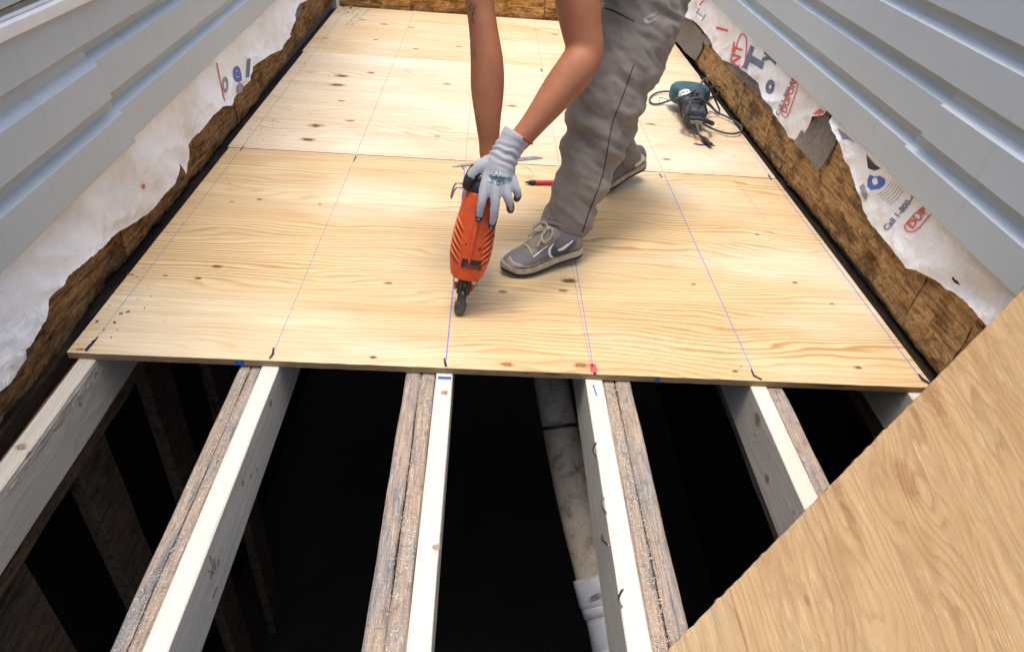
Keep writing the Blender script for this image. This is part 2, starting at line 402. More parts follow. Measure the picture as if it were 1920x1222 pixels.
M['blueink'] = decalmat('blue_paint_mark', (0.03, 0.12, 0.42), 0.22, 0.7, 160)
M['pred'] = decalmat('printed_red', (0.66, 0.10, 0.09), 0.2, 0.55, 240)
M['pblue'] = decalmat('printed_blue_grey', (0.13, 0.155, 0.24), 0.2, 0.55, 240)
M['pnavy'] = decalmat('printed_blue', (0.07, 0.13, 0.40), 0.2, 0.55, 240)
M['pgrey'] = decalmat('printed_grey', (0.25, 0.255, 0.29), 0.2, 0.55, 240)
M['stamp'] = decalmat('grade_stamp_ink', (0.34, 0.29, 0.24), 0.42, 0.8, 300)

def knotmat(name, core, halo):
    t = NT(name); tc = t.n('TexCoord').outputs['Object']
    x = t.n('SeparateXYZ'); t.put(x.inputs[0], tc)
    ns = t.noise(t.vec(x.outputs[0], x.outputs[1], t.math('MULTIPLY', t.rnd(), 50)), 1.6, 3)
    r = t.math('SQRT', t.math('ADD', t.math('MULTIPLY', x.outputs[0], x.outputs[0]), t.math('MULTIPLY', x.outputs[1], x.outputs[1])))
    r = t.math('ADD', r, t.math('MULTIPLY_ADD', ns, 0.9, -0.45))
    c = t.ramp(r, [(0.0, core), (0.3, tuple(q * 1.6 for q in core)), (0.38, tuple(q * 0.55 for q in core)), (0.5, halo), (1.0, halo)])
    t.alpha(t.ramp(r, [(0.0, 1.0), (0.36, 0.95), (0.46, 0.55), (0.95, 0.0)]))
    return t.fin(c, 0.6, 0, 0.3)
M['knot'] = knotmat('pine_knot', (0.10, 0.05, 0.028), (0.50, 0.28, 0.11))
M['knotr'] = knotmat('red_knot', (0.26, 0.12, 0.05), (0.55, 0.33, 0.15))
M['knotg'] = knotmat('spruce_knot', (0.30, 0.2, 0.13), (0.5, 0.40, 0.29))

# ---------------------------------------------------------------- decals laid on real surfaces
def poly2d(loops, maxlen):
    """triangulated, refined 2D mesh from a font object or polygon loops"""
    bm = bmesh.new()
    for lp in loops:
        vs = [bm.verts.new((x, y, 0)) for x, y in lp]
        try: bm.faces.new(vs)
        except ValueError: pass
    bmesh.ops.triangulate(bm, faces=bm.faces[:])
    return bm
def refine(bm, maxlen, it=4):
    for _ in range(it):
        ed = [e for e in bm.edges if e.calc_length() > maxlen]
        if not ed: break
        bmesh.ops.subdivide_edges(bm, edges=ed, cuts=1)
        bmesh.ops.triangulate(bm, faces=[f for f in bm.faces if len(f.verts) > 3])
def text2d(s, bold=0.0):
    cu = bpy.data.curves.new('t', 'FONT'); cu.body = s; cu.size = 1.0; cu.offset = bold; cu.resolution_u = 3
    o = bpy.data.objects.new('t', cu); C.objects.link(o)
    dg = bpy.context.evaluated_depsgraph_get(); dg.update()
    me = bpy.data.meshes.new_from_object(o.evaluated_get(dg))
    bm = bmesh.new(); bm.from_mesh(me)
    bpy.data.objects.remove(o); bpy.data.curves.remove(cu); bpy.data.meshes.remove(me)
    bmesh.ops.triangulate(bm, faces=bm.faces[:])
    return bm
def lay(bm, mapper, tree, name, mat, parent, off=0.0008, maxdev=None):
    """map 2D verts to pixels, drop each on the surface seen there, keep it as real geometry"""
    bm.verts.ensure_lookup_table(); P = {}
    for v in bm.verts:
        u, vv = mapper(v.co.x, v.co.y); d = ray(u, vv).normalized()
        h, n, _, _ = tree.ray_cast(CAM, d)
        if h is None: continue
        if n.dot(d) > 0: n = -n
        P[v.index] = h + n * off
    bm.verts.index_update()
    idx = {}; V = []; F = []
    for f in bm.faces:
        ii = [v.index for v in f.verts]
        if all(i in P for i in ii):
            if max((P[ii[0]] - P[j]).length for j in ii) > (maxdev or 0.05): continue
            q = []
            for i in ii:
                if i not in idx: idx[i] = len(V); V.append(P[i])
                q.append(idx[i])
            a, b, c = V[q[0]], V[q[1]], V[q[2]]
            if (b - a).cross(c - a).dot(CAM - a) < 0: q.reverse()
            F.append(tuple(q))
    bm.free()
    if not F: return None
    return mesh(name, V, F, mat, parent)
def decal_poly(px, tree, name, mat, parent, off=0.0008, res=6):
    bm = poly2d([px], res); refine(bm, min(res, 4), 6)
    bm.verts.index_update(); return lay(bm, lambda x, y: (x, y), tree, name, mat, parent, off)
def stroke(pts, wd):
    L, R_ = [], []
    n = len(pts)
    for i in range(n):
        a = pts[max(i - 1, 0)]; b = pts[min(i + 1, n - 1)]
        dx, dy = b[0] - a[0], b[1] - a[1]; l = math.hypot(dx, dy) or 1
        ww = (wd[i] if hasattr(wd, '__len__') else wd) / 2
        L.append((pts[i][0] - dy / l * ww, pts[i][1] + dx / l * ww)); R_.append((pts[i][0] + dy / l * ww, pts[i][1] - dx / l * ww))
    return [[L[i], L[i + 1], R_[i + 1], R_[i]] for i in range(n - 1)]
def decal_line(pts, wd, tree, name, mat, parent, off=0.0008, res=8, k=1):
    if k > 1:
        if not hasattr(wd, '__len__'): wd = [wd] * len(pts)
        q = catmull([(*p, w_) for p, w_ in zip(pts, wd)], k); pts = [(a[0], a[1]) for a in q]; wd = [a[2] for a in q]
    bm = poly2d(stroke(pts, wd), res); refine(bm, res)
    bm.verts.index_update(); return lay(bm, lambda x, y: (x, y), tree, name, mat, parent, off)
def decal_text(s, o, ex, ey, tree, name, mat, parent, off=0.0008, res=0.15, bold=0.0):
    bm = text2d(s, bold); refine(bm, min(res, 3.0 / max(math.hypot(*ex), math.hypot(*ey))), 5); bm.verts.index_update()
    return lay(bm, lambda x, y: (o[0] + ex[0] * x + ey[0] * y, o[1] + ex[1] * x + ey[1] * y), tree, name, mat, parent, off)

# ================================================================ THE SETTING
# ground outside, one sheet to the horizon with the opening of the crawl space left out
HX, HY0, HY1 = 1.32, -2.62, 3.80
xs = [-400, -HX, HX, 400]; ys = [-400, HY0, HY1, 400]
V = [(x, y, -0.32) for y in ys for x in xs]
F = [(j * 4 + i, j * 4 + i + 1, (j + 1) * 4 + i + 1, (j + 1) * 4 + i) for j in range(3) for i in range(3) if not (i == 1 and j == 1)]
mesh('ground', V, F, M['earth'], kind='structure', recenter=False)
# crawl space: an earth pit under the joists, its shade painted in near-black
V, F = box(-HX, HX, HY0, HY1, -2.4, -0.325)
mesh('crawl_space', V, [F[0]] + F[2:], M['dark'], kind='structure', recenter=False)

# ---------------------------------------------------------------- joists
def lumber(x0, x1, y0, y1, z0, z1, n=70, ch=0.003, rough=0.0006, seed=0, wane=None):
    rings = []
    for i in range(n + 1):
        y = y0 + (y1 - y0) * i / n
        prof = [(x0 + ch, z0), (x1 - ch, z0), (x1, z0 + ch), (x1, (z0 + z1) / 2), (x1, z1 - ch), (x1 - ch, z1), ((x0 + x1) / 2, z1), (x0 + ch, z1), (x0, z1 - ch), (x0, (z0 + z1) / 2), (x0, z0 + ch)]
        r = []
        for j, (x, z) in enumerate(prof):
            a = rough
            if wane and j in (4, 5):
                k = wane * (0.5 + 0.5 * fbm((y * 9, seed, 3), 3))
                if j == 4: z -= k * 1.3
                else: x -= k * 0.8
            r.append((x + a * fbm((y * 7, j * 3.1, seed), 3), y, min(z + a * fbm((y * 7, j * 5.7, seed + 9), 3), z1)))
        rings.append(r)
    return loft(rings)
JT = -0.0186
NEWJ = [(-1.024, -0.985), (-0.602, -0.562), (-0.190, -0.150), (0.172, 0.214), (0.583, 0.624), (0.985, 1.024)]
jl = ['pale new joist nearest the left wall, with a rough bark-edged corner',
      'pale new joist with black stamp marks, second from the left wall',
      'thin pale new joist with two round knots on top, under the nail gun',
      'pale new joist with bent nails in its side, beside the white drain pipe',
      'pale new joist with knots in its left face, partly behind the loose plywood offcut',
      'pale new joist at the right wall, its end just showing over the plywood offcut']
joists = []
for i, (a, b) in enumerate(NEWJ):
    V, F = lumber(a, b, -2.5, 3.5, -0.160, JT, seed=i * 7.3, wane=None, ch=0.0025)
    joists.append(mesh('new_joist', V, F, M['new'][0 if i == 0 else 1 if i % 2 else 2], label=jl[i], cat='joist', group='new joists'))
OLDJ = [(-1.066, -1.028, M['oldb'], 'old brown joist half hidden behind the new joist at the left wall'),
        (-0.655, -0.630, M['old'], 'weathered grey old board left of the second new joist, outer one'),
        (-0.628, -0.604, M['old'], 'weathered orange-brown old board pressed against the second new joist'),
        (-0.262, -0.227, M['old'], 'weathered old joist left of the nail gun joist, outer of the pair'),
        (-0.225, -0.192, M['old'], 'weathered old joist touching the nail gun joist, inner of the pair'),
        (0.216, 0.245, M['old'], 'sawdust-covered old joist touching the joist with bent nails'),
        (0.247, 0.284, M['old'], 'sawdust-covered old joist right of the drain pipe, outer of the pair'),
        (0.626, 0.668, M['old'], 'cracked weathered old joist running under the loose plywood offcut'),
        (1.027, 1.064, M['oldb'], 'old brown joist against the right wall, mostly hidden')]
olds = []
for i, (a, b, m, l) in enumerate(OLDJ):
    V, F = lumber(a, b, -2.5, 3.5, -0.262, (-0.062 if i == 0 else JT - 0.003 - 0.002 * (i % 3)), seed=50 + i * 3.7, rough=0.0018, ch=0.004, n=160)
    olds.append(mesh('old_joist', V, F, m, label=l, cat='joist', group='old joists'))

# knots: discs let into the wood (shared mesh data)
def knot_disc():
    me = bpy.data.meshes.new('knot'); n = 14
    me.from_pydata([(math.cos(2 * math.pi * i / n), math.sin(2 * math.pi * i / n), 0) for i in range(n)], [], [tuple(range(n))])
    return me
KD = {}
for k in ('knot', 'knotr', 'knotg'):
    me = knot_disc(); me.materials.append(M[k]); KD[k] = me
def knot(parent, p, sx, sy, normal=(0, 0, 1), xdir=(1, 0, 0), kind='knot'):
    o = bpy.data.objects.new('knot', KD[kind]); C.objects.link(o); o.parent = parent
    mt = frame(Vector(p) - base_of(parent), normal, xdir)
    o.matrix_local = mt @ Matrix.Diagonal((sx, sy, 1, 1))
    return o
EPS = 0.0007
for u, v, r in ((833, 736, .012), (818, 1026, .011)):
    p = at(u, v, 'z', JT); knot(joists[2], (p.x, p.y, JT + EPS), r, r, kind='knotg')
for u, v, r in ((40, 838, .016),):
    p = at(u, v, 'z', JT); knot(joists[0], (p.x, p.y, JT + EPS), r, r * .8, kind='knotg')
for u, v, r in ((55, 856, .013), (150, 757, .008)):
    p = at(u, v, 'x', -0.985); knot(joists[0], (-0.985 + EPS, p.y, p.z), r, r * 1.2, (1, 0, 0), (0, 1, 0), 'knotg')
for u, v, r in ((1421, 786, .026), (1439, 897, .018), (1489, 960, .006), (1416, 815, .007)):
    p = at(u, v, 'x', 0.583); knot(joists[4], (0.583 - EPS, p.y, p.z), r, r * .8, (-1, 0, 0), (0, 1, 0), 'knotg')
for u, v, r in ((507, 756, .011), (470, 893, .006), (455, 905, .008), (480, 880, .005)):
    p = at(u, v, 'x', -0.562); knot(joists[1], (-0.562 + EPS, p.y, p.z), r, r * 1.3, (1, 0, 0), (0, 1, 0), 'knotg')
# rough bark-edged corner of the first joist
V, F = [], []
for i in range(61):
    y = -0.012 - 0.36 * i / 60; wd_ = 0.045 * (1 - 0.55 * i / 60) * (0.75 + 0.5 * fbm((y * 30, 2, 2), 3))
    for j in range(9):
        z = JT - 0.007 - wd_ * j / 8; k = 0 if j in (0, 8) else 1
        V.append((-0.985 + 0.0005 + k * 0.0014 * (0.6 + fbm((y * 18, z * 330, 5), 3)), y, z))
for i in range(60):
    for j in range(8): F.append((i * 9 + j, i * 9 + j + 1, (i + 1) * 9 + j + 1, (i + 1) * 9 + j))
mesh('bark_edge', V, F, lumber_old('bark_edge_wood', (0.56, 0.49, 0.37), (0.62, 0.55, 0.43), (0.40, 0.33, 0.23)), joists[0])
# stamp marks on the second joist's side face
tr = bvh(joists[1])
for pts in ([(392, 1040), (399, 1062), (394, 1085)], [(400, 1046), (404, 1070)], [(388, 1068), (402, 1075)], [(406, 1100), (398, 1120)], [(410, 1048), (408, 1062)]):
    decal_line(pts, 3, tr, 'stamp_mark', M['stamp'], joists[1])
tr = bvh(joists[2])
decal_line([(818, 708), (846, 709)], 5, tr, 'blue_line', M['blueink'], joists[2])
tr = bvh(joists[3])
decal_line([(1112, 722), (1119, 742)], 3, tr, 'blue_line', M['blueink'], joists[3])
# bent nails in the left face of the fourth joist
for (u0, v0), (u1, v1) in (((1116, 856), (1118, 830)), ((1131, 932), (1137, 962)), ((1128, 1000), (1141, 1022)), ((1164, 1136), (1168, 1104))):
    a = at(u0, v0, 'x', 0.172); b = at(u1, v1, 'x', 0.160); a.x = 0.174
    V, F = tube([a, (a + b) / 2 + Vector((-0.006, 0, 0)), b], 0.0022, 8, 4)
    mesh('nail', V, F, M['steel'], joists[3], smooth=True)

# ---------------------------------------------------------------- plywood subfloor
def sheet(x0, x1, y0, y1, seed, front=False):
    nx, ny = 90, 6; t = 0.018; b = 0.0012
    V, F = [], []
    rows = [(y0, -t), (y0, -b)] + [(y0 + b + (y1 - y0 - 2 * b) * j / ny, 0.0) for j in range(ny + 1)] + [(y1, -b), (y1, -t)]
    for j, (y, z) in enumerate(rows):
        for i in range(nx + 1):
            x = x0 + (x1 - x0) * i / nx; yy, zz = y, z
            if j in (0, 1, 2): yy += 0.0012 * fbm((x * 25, seed, 1), 3) + (0.003 * max(0, fbm((x * 14, seed, 5), 3) - 0.25) if j == 2 else 0)
            V.append((x, yy, zz))
    w_ = nx + 1; m = len(rows)
    for j in range(m - 1):
        for i in range(nx): F.append((j * w_ + i, j * w_ + i + 1, (j + 1) * w_ + i + 1, (j + 1) * w_ + i))
    for i in range(nx): F.append((i + 1, i, (m - 1) * w_ + i, (m - 1) * w_ + i + 1))
    F.append(tuple([j * w_ for j in range(m)][::-1])); F.append(tuple(j * w_ + nx for j in range(m)))
    return V, F
Y1, Y2, Y3 = 1.22, 2.50, 3.54
SH = []
for (x0, x1, y0, y1, m, l, s) in ((-1.045, 1.045, 0, Y1 - .003, M['ply1'], 'front plywood subfloor sheet with strong orange grain and blue chalk lines', 1),
                                  (-1.052, 1.045, Y1 + .003, Y2 - .0006, M['ply2'], 'pale middle plywood subfloor sheet under the corded saw', 2),
                                  (-1.062, 1.05, Y2 + .0006, Y3, M['ply3'], 'rear plywood subfloor sheet with a grade stamp, against the end wall', 3)):
    V, F = sheet(x0, x1, y0, y1, s)
    SH.append(mesh('plywood_sheet', V, F, m, label=l, cat='plywood', group='plywood subfloor sheets'))
def which(y): return SH[0] if y < Y1 else SH[1] if y < Y2 else SH[2]
def strip_on_floor(pts, wd, name, mat, z=0.0006, n=1):
    """strip along world xy points, split where it passes from sheet to sheet"""
    for lo, hi, sh in ((0.0005, Y1 - .002, SH[0]), (Y1 + .002, Y2 - .002, SH[1]), (Y2 + .002, Y3 - .002, SH[2])):
        P = []
        for (xa, ya), (xb, yb) in zip(pts[:-1], pts[1:]):
            a, b = max(min(ya, yb), lo), min(max(ya, yb), hi)
            if b <= a: continue
            f = lambda y: xa + (xb - xa) * ((y - ya) / (yb - ya))
            P.append([(f(a) - wd / 2, a), (f(a) + wd / 2, a), (f(b) + wd / 2, b), (f(b) - wd / 2, b)])
        if P:
            V = [(x, y, z) for q in P for x, y in q]; F = [tuple(range(4 * i, 4 * i + 4)) for i in range(len(P))]
            mesh(name, V, F, mat, sh)
CX = [-1.003, -0.580, -0.168, 0.191, 0.594, 1.027]
for i, x in enumerate(CX):
    m = M['chalkf'] if i in (0, 1) else M['chalk']
    wd = (0.0020, 0.0018, 0.0036, 0.0021, 0.0026, 0.0032)[i]
    strip_on_floor([(x, 0.03), (x + 0.004, Y1 - .02)], wd, 'chalk_line', m)
    strip_on_floor([(x + 0.004, Y1 + .01), (x + 0.004, 3.5)], 0.0022, 'chalk_line', M['chalkf'])
strip_on_floor([(0.185, 0.03), (0.178, 0.6)], 0.0016, 'chalk_line', M['chalkf'])
strip_on_floor([(0.890, 0.85), (0.87, 1.2)], 0.0016, 'chalk_line', M['chalkf'])
ft = bvh(*SH)
def tick(pts, wd, mat='ink', sh=None):
    p = at(pts[0][0], pts[0][1], 'z', 0); decal_line(pts, wd, ft, 'marker_tick', M[mat], sh or which(p.y), 0.0009, 10)
tick([(160, 658), (172, 645), (184, 632)], [6, 5, 2]); tick([(168, 652), (180, 636), (172, 640)], 2)
tick([(505, 673), (512, 664), (513, 652)], [3, 5, 3]); tick([(833, 672), (835, 682), (838, 692)], [3, 5, 4])
tick([(1408, 692), (1413, 704), (1428, 712)], [2, 4, 3]); tick([(1722, 702), (1730, 712), (1744, 720)], [3, 6, 4])
tick([(663, 303), (668, 293)], 2.4); tick([(457, 275), (450, 283)], 2); tick([(1440, 328), (1447, 338)], 2.4); tick([(1236, 326), (1241, 333)], 2.2); tick([(866, 310), (869, 319)], 2)
tick([(735, 112), (739, 104)], 3); tick([(580, 97), (584, 90)], 3); tick([(1013, 125), (1016, 135)], 3)
tick([(1300, 270), (1312, 272), (1342, 273)], [2, 3, 1])
p = at(1112, 690, 'z', 0)
decal_poly([(1104, 683), (1117, 682), (1121, 697), (1108, 699)], ft, 'red_paint_mark', M['redink'], SH[0], 0.0009)
tick([(1109, 682), (1114, 692), (1116, 701), (1112, 700)], [3, 5, 6, 4])
V4 = [(450, 683, 9, 'blueink'), (1230, 717, 5, 'blueink'), (985, 707, 5, 'ink'), (1037, 703, 14, 'ink'), (1560, 723, 30, 'ink')]
for u, v, wd, mt in V4:
    p = at(u, v, 'y', 0.0); h = 0.016 if mt == 'blueink' else 0.003
    x = wd / 640.0
    z0 = -0.017 if mt == 'blueink' else -0.006
    mesh('edge_mark', [(p.x - x, -0.0026, z0), (p.x + x * .6, -0.0026, z0), (p.x + x, -0.0026, z0 + h), (p.x - x * .5, -0.0026, z0 + h)], [(0, 1, 2, 3)], M[mt], SH[0])
# grade stamp on the rear sheet
for j in range(2):
    decal_text('16 24 EXP 1' if j == 0 else 'PS 1-19 15/32', (651 + j * 11, 50), (0.62 * 9.5, -9.0 * 0.62), (-9, -2), ft, 'grade_stamp', M['stamp'], SH[2], 0.0007, 0.4)['kind'] = 'stuff'
# knots and pitch streaks in the veneers, read off the photograph
KN = [(407, 500, 11, 0), (372, 522, 8, 0), (310, 517, 5, 0), (728, 531, 8, 1), (487, 374, 6, 0), (435, 379, 4, 0), (700, 670, 8, 0), (951, 683, 13, 1), (1090, 685, 16, 1), (1378, 696, 7, 0), (1608, 689, 9, 0),
      (943, 547, 10, 1), (1056, 545, 10, 1), (1068, 527, 16, 0), (308, 667, 10, 1), (1490, 530, 6, 0), (1420, 440, 5, 0), (1560, 570, 5, 0), (600, 383, 4, 0), (245, 515, 7, 1), (150, 655, 8, 1), (1300, 533, 5, 0),
      (592, 236, 16, 0), (577, 262, 14, 0), (656, 227, 9, 1), (641, 143, 14, 0), (631, 160, 15, 0), (695, 137, 8, 0), (960, 199, 11, 1), (1205, 197, 10, 0), (1250, 299, 9, 1), (1220, 233, 10, 1), (838, 158, 8, 1), (640, 190, 7, 1), (820, 256, 6, 1),
      (770, 52, 7, 1), (720, 46, 8, 1), (705, 75, 6, 1), (780, 92, 6, 1), (610, 72, 7, 1), (1040, 65, 8, 1), (1150, 58, 8, 1), (680, 38, 7, 1), (860, 88, 7, 1), (1190, 90, 7, 1)]
for u, v, r, k in KN:
    p = at(u, v, 'z', 0.0)
    if not (-1.04 < p.x < 1.04 and 0.004 < p.y < 3.5): continue
    dist = (p - CAM).dot(CF); sx = r * 1.35 / FPX * dist; sy = sx * (0.55 if k == 0 else 0.5)
    knot(which(p.y), (p.x, p.y, 0.0008), sx, sy, kind='knot' if k == 0 else 'knotr')

# ---------------------------------------------------------------- house walls
def interp(pl, y):
    if y <= pl[0][0]: return pl[0][1]
    for (a, b), (c, d) in zip(pl[:-1], pl[1:]):
        if y <= c: return b + (d - b) * ((y - a) / (c - a)) if c > a else d
    return pl[-1][1]
WY0, WY1 = -2.6, 3.72
def wall(side, name, label, z0, slope, joints, smat):
    """side -1 left, +1 right. z0 + slope*y is the lower edge of the siding"""
    root = thing(name, label, 'house wall', (side * 1.2, 0.5, -0.6))
    face = 1.085                                           # plane of the sheathing
    X = lambda out: side * (face - out)
    # framing core behind everything
    V, F = box(*sorted((side * 1.112, side * 1.31)), WY0, WY1, -0.318, 2.62); mesh('wall_core', V, F, M['core'], root)
    prof = [(0.003, 0.010), (0.004, 0.002), (0.0238, 0.0), (0.0250, 0.002), (0.0246, 0.030), (0.0240, 0.089), (0.0236, 0.090), (0.0040, 0.105), (0.0030, 0.106), (0.0028, 0.150),
            (0.0014, 0.150), (0.0016, 0.105), (0.0026, 0.104), (0.0222, 0.089), (0.0226, 0.088), (0.0231, 0.030), (0.0235, 0.004), (0.0055, 0.0045)]
    for c in range(17):
        js = joints.get(c, [random.uniform(-0.8, 2.6)])
        cuts = [WY0] + list(js) + [WY1]
        for k in range(len(cuts) - 1):
            ya, yb = cuts[k], cuts[k + 1]
            lap = (0.009 if c < 2 and side < 0 else 0.007 if c < 2 else 0.003) * (len(cuts) - 2 - k)                # nearer panel overlaps the farther one
            if k > 0: ya -= 0.03
            n = 26; rings = []
            for i in range(n + 1):
                y = ya + (yb - ya) * i / n
                r = []
                for o_, u_ in prof:
                    wob = 0.0010 * fbm((y * 1.3, c * 3.1, side), 2)
                    # cut end leans a little, as trimmed by hand
                    r.append((X(o_ + lap + wob), y + ((0.05 - u_) * 0.25 if i == n and k < len(cuts) - 2 else 0), z0 + slope * y + c * 0.140 + u_ - lap * 0.6))
                rings.append(r)
            V, F = loft(rings)
            if side > 0: F = [tuple(reversed(f)) for f in F]
            mesh('siding_panel', V, F, smat, root)
    return root, X
LW, XLf = wall(-1, 'house_wall', 'left house wall with grey lap siding, torn house wrap and dark rotten sheathing', 0.2735, 0.0222,
               {0: [at(230, 240, 'x', -1.07).y], 1: [at(182, 150, 'x', -1.07).y], 2: [1.9], 3: [2.6], 4: [2.2]}, M['sidingL'])
RW, XRf = wall(1, 'house_wall', 'right house wall with blue-grey lap siding over printed torn house wrap', 0.3215, 0.0118,
               {0: [at(1680, 325, 'x', 1.07).y], 1: [at(1735, 275, 'x', 1.07).y], 2: [2.1], 3: [2.0], 4: [0.9]}, M['sidingR'])

def pxedge(side, pts, xx=1.075):
    return sorted([(p.y, p.z) for p in (at(u, v, 'x', side * xx) for u, v in pts)])
# sheathing boards
def sheathing(side, y0, y1, zb, zt, mat, root, seed, amp=0.006, name='sheathing_board', thick=0.022, face=1.085):
    ny = max(8, int((y1 - y0) / 0.012)); nz = 26
    V, F = [], []
    for j in range(nz + 1):
        for i in range(ny + 1):
            y = y0 + 0.0034 + (y1 - y0 - 0.0068) * i / ny
            b = zb(y) + 0.007 * fbm((y * 13, seed, 0), 4) + 0.006 * fbm((y * 60, seed, 3), 3)
            z = b + (zt - b) * j / nz
            d = amp * (0.6 * fbm((y * 9, z * 16, seed), 4) + 0.7 * fbm((y * 45, z * 40, seed + 4), 5))
            # flaking delaminated layers
            fl = fbm((y * 5.5, z * 10, seed + 8), 3)
            d += 0.003 if fl > 0.2 else (-0.003 if fl < -0.3 else 0)
            if j == 0: d -= 0.004
            V.append((side * (face - 0.001 - d), y, z))
    w_ = ny + 1; n0 = len(V)
    for j in range(nz):
        for i in range(ny):
            q = (j * w_ + i, j * w_ + i + 1, (j + 1) * w_ + i + 1, (j + 1) * w_ + i)
            F.append(q if side < 0 else q[::-1])
    # back sheet closing it to a solid
    ring = [i for i in range(w_)] + [j * w_ + ny for j in range(1, nz + 1)] + [nz * w_ + i for i in range(ny - 1, -1, -1)] + [j * w_ for j in range(nz - 1, 0, -1)]
    bi = []
    for r in ring:
        bi.append(len(V)); p = V[r]; V.append((side * (face + thick), p[1], p[2]))
    for a in range(len(ring)):
        b = (a + 1) % len(ring); q = (ring[a], bi[a], bi[b], ring[b]); F.append(q if side < 0 else q[::-1])
    F.append(tuple(bi) if side < 0 else tuple(reversed(bi)))
    return mesh(name, V, F, mat, root)
zbL = [(-2.6, -0.12), (-0.3, -0.085), (-0.05, -0.05), (0.12, -0.02), (0.28, -0.005), (1.7, -0.006), (2.6, 0.03), (3.3, 0.045), (3.8, 0.04)]
cl = [WY0, -0.9, 0.42, 1.46, 2.42, 3.60]
for k in range(5): sheathing(-1, cl[k], cl[k + 1], lambda y: interp(zbL, y), 0.36, M['rotL'], LW, 3 + k * 5.1, 0.005)
zbR = [(-2.6, -0.02), (0.05, -0.009), (0.6, 0.006), (1.3, -0.007), (2.4, -0.004), (3.4, 0.01), (3.8, 0.01)]
cr_ = [WY0, -0.62] + sorted([at(1802, 640, 'x', 1.075).y, at(1716, 550, 'x', 1.075).y, at(1470, 283, 'x', 1.075).y, at(1444, 228, 'x', 1.075).y, at(1385, 188, 'x', 1.075).y, 2.75]) + [3.60]
for k in range(len(cr_) - 1): sheathing(1, cr_[k], cr_[k + 1], lambda y: interp(zbR, y), 0.40, M['rotR'], RW, 40 + k * 4.3, 0.004)
# black bottom plates in the gap beside the floor
for side, root in ((-1, LW), (1, RW)):
    a, b = sorted((side * 1.068, side * 1.108))
    V, F = lumber(a, b, -2.5, 3.56, -0.30, -0.022, seed=90 + side, rough=0.004, n=120)
    mesh('bottom_plate', V, F, M['plate'], root)

# house wrap
def wrap(side, edge, y0, y1, ztop, root, seed, belly=0.012, holes=()):
    ny = int((y1 - y0) / 0.008); nz = 40
    V, F = [], []
    for j in range(nz + 1):
        t = j / nz
        for i in range(ny + 1):
            y = y0 + (y1 - y0) * i / ny
            b = interp(edge, y) + 0.002 * fbm((y * 90, seed, 2), 3)
            z = b + (ztop(y) - b) * t
            s = 1 - t
            d = 0.0035 + belly * s * s * (0.6 + 0.7 * fbm((y * 3.5, seed, 5), 2))
            d += (0.016 * s + 0.003) * (1 - abs(fbm((y * 5 + z * 5, z * 7, seed), 2)) * 2) * 0.5
            d += 0.0045 * s * abs(fbm((y * 17 - z * 16, z * 20, seed + 3), 3))
            d += 0.006 * math.exp(-s / 0.06 if s > 0 else 0) * 0
            if t > 0.92: d = min(d, 0.0032)
            V.append((side * (1.085 - 0.0065 - max(d, 0.001)), y, z))
    w_ = ny + 1
    hole = lambda y, z: any(((y - hy) / ry) ** 2 + ((z - hz) / rz) ** 2 < 1 + 0.5 * fbm((y * 120, z * 120, 1), 2) for hy, hz, ry, rz in holes)
    for j in range(nz):
        for i in range(ny):
            a = j * w_ + i
            if holes:
                c = Vector(V[a])
                if hole(c.y, c.z): continue
            q = (a, a + 1, a + w_ + 1, a + w_); F.append(q if side < 0 else q[::-1])
    o = mesh('house_wrap', V, F, M['wrap'], root, smooth=True)
    return o
eL = pxedge(-1, [(0, 700), (25, 668), (20, 655), (40, 640), (65, 600), (75, 560), (110, 520), (150, 480), (190, 450), (230, 425), (265, 400), (290, 370), (310, 345), (334, 327), (322, 305), (345, 275), (365, 245), (388, 215), (403, 199), (424, 197), (428, 183), (450, 165), (462, 152), (468, 125), (480, 112), (520, 92), (540, 60), (548, 20), (556, 6), (590, -14)])
eL = [(-2.6, 0.1), (-1.2, 0.06), (-0.5, 0.10)] + eL + [(3.72, 0.24)]
wrapL = wrap(-1, eL, WY0, 3.6, lambda y: 0.2735 + 0.0222 * y + 0.03, LW, 5.0, 0.024)
eR1 = pxedge(1, [(1262, 22), (1274, 26), (1304, 39), (1322, 58), (1336, 76), (1342, 92), (1360, 113), (1378, 122), (1396, 131), (1412, 144), (1424, 156), (1438, 184), (1450, 200), (1460, 216), (1474, 240), (1488, 259), (1500, 266), (1512, 247), (1521, 232), (1531, 219), (1550, 216)])
y_a = at(1552, 222, 'x', 1.075).y
wrapR1 = wrap(1, eR1 + [(3.72, 0.2)], eR1[0][0], 3.6, lambda y: 0.3215 + 0.0118 * y + 0.03, RW, 9.0, 0.012)
eR2 = pxedge(1, [(1562, 229), (1580, 262), (1594, 301), (1606, 330), (1615, 354), (1626, 381), (1633, 400), (1645, 424), (1671, 447), (1692, 473), (1709, 503), (1728, 507), (1758, 526), (1776, 541), (1799, 552), (1825, 571), (1857, 601)])
eR2 = [(-2.6, 0.15), (-0.6, 0.19), (-0.25, 0.2)] + eR2
hp = at(1795, 529, 'x', 1.075)
wrapR2 = wrap(1, eR2, WY0, eR2[-1][0], lambda y: 0.3215 + 0.0118 * y + 0.03, RW, 14.0, 0.016, holes=((hp.y, hp.z, 0.014, 0.004),))
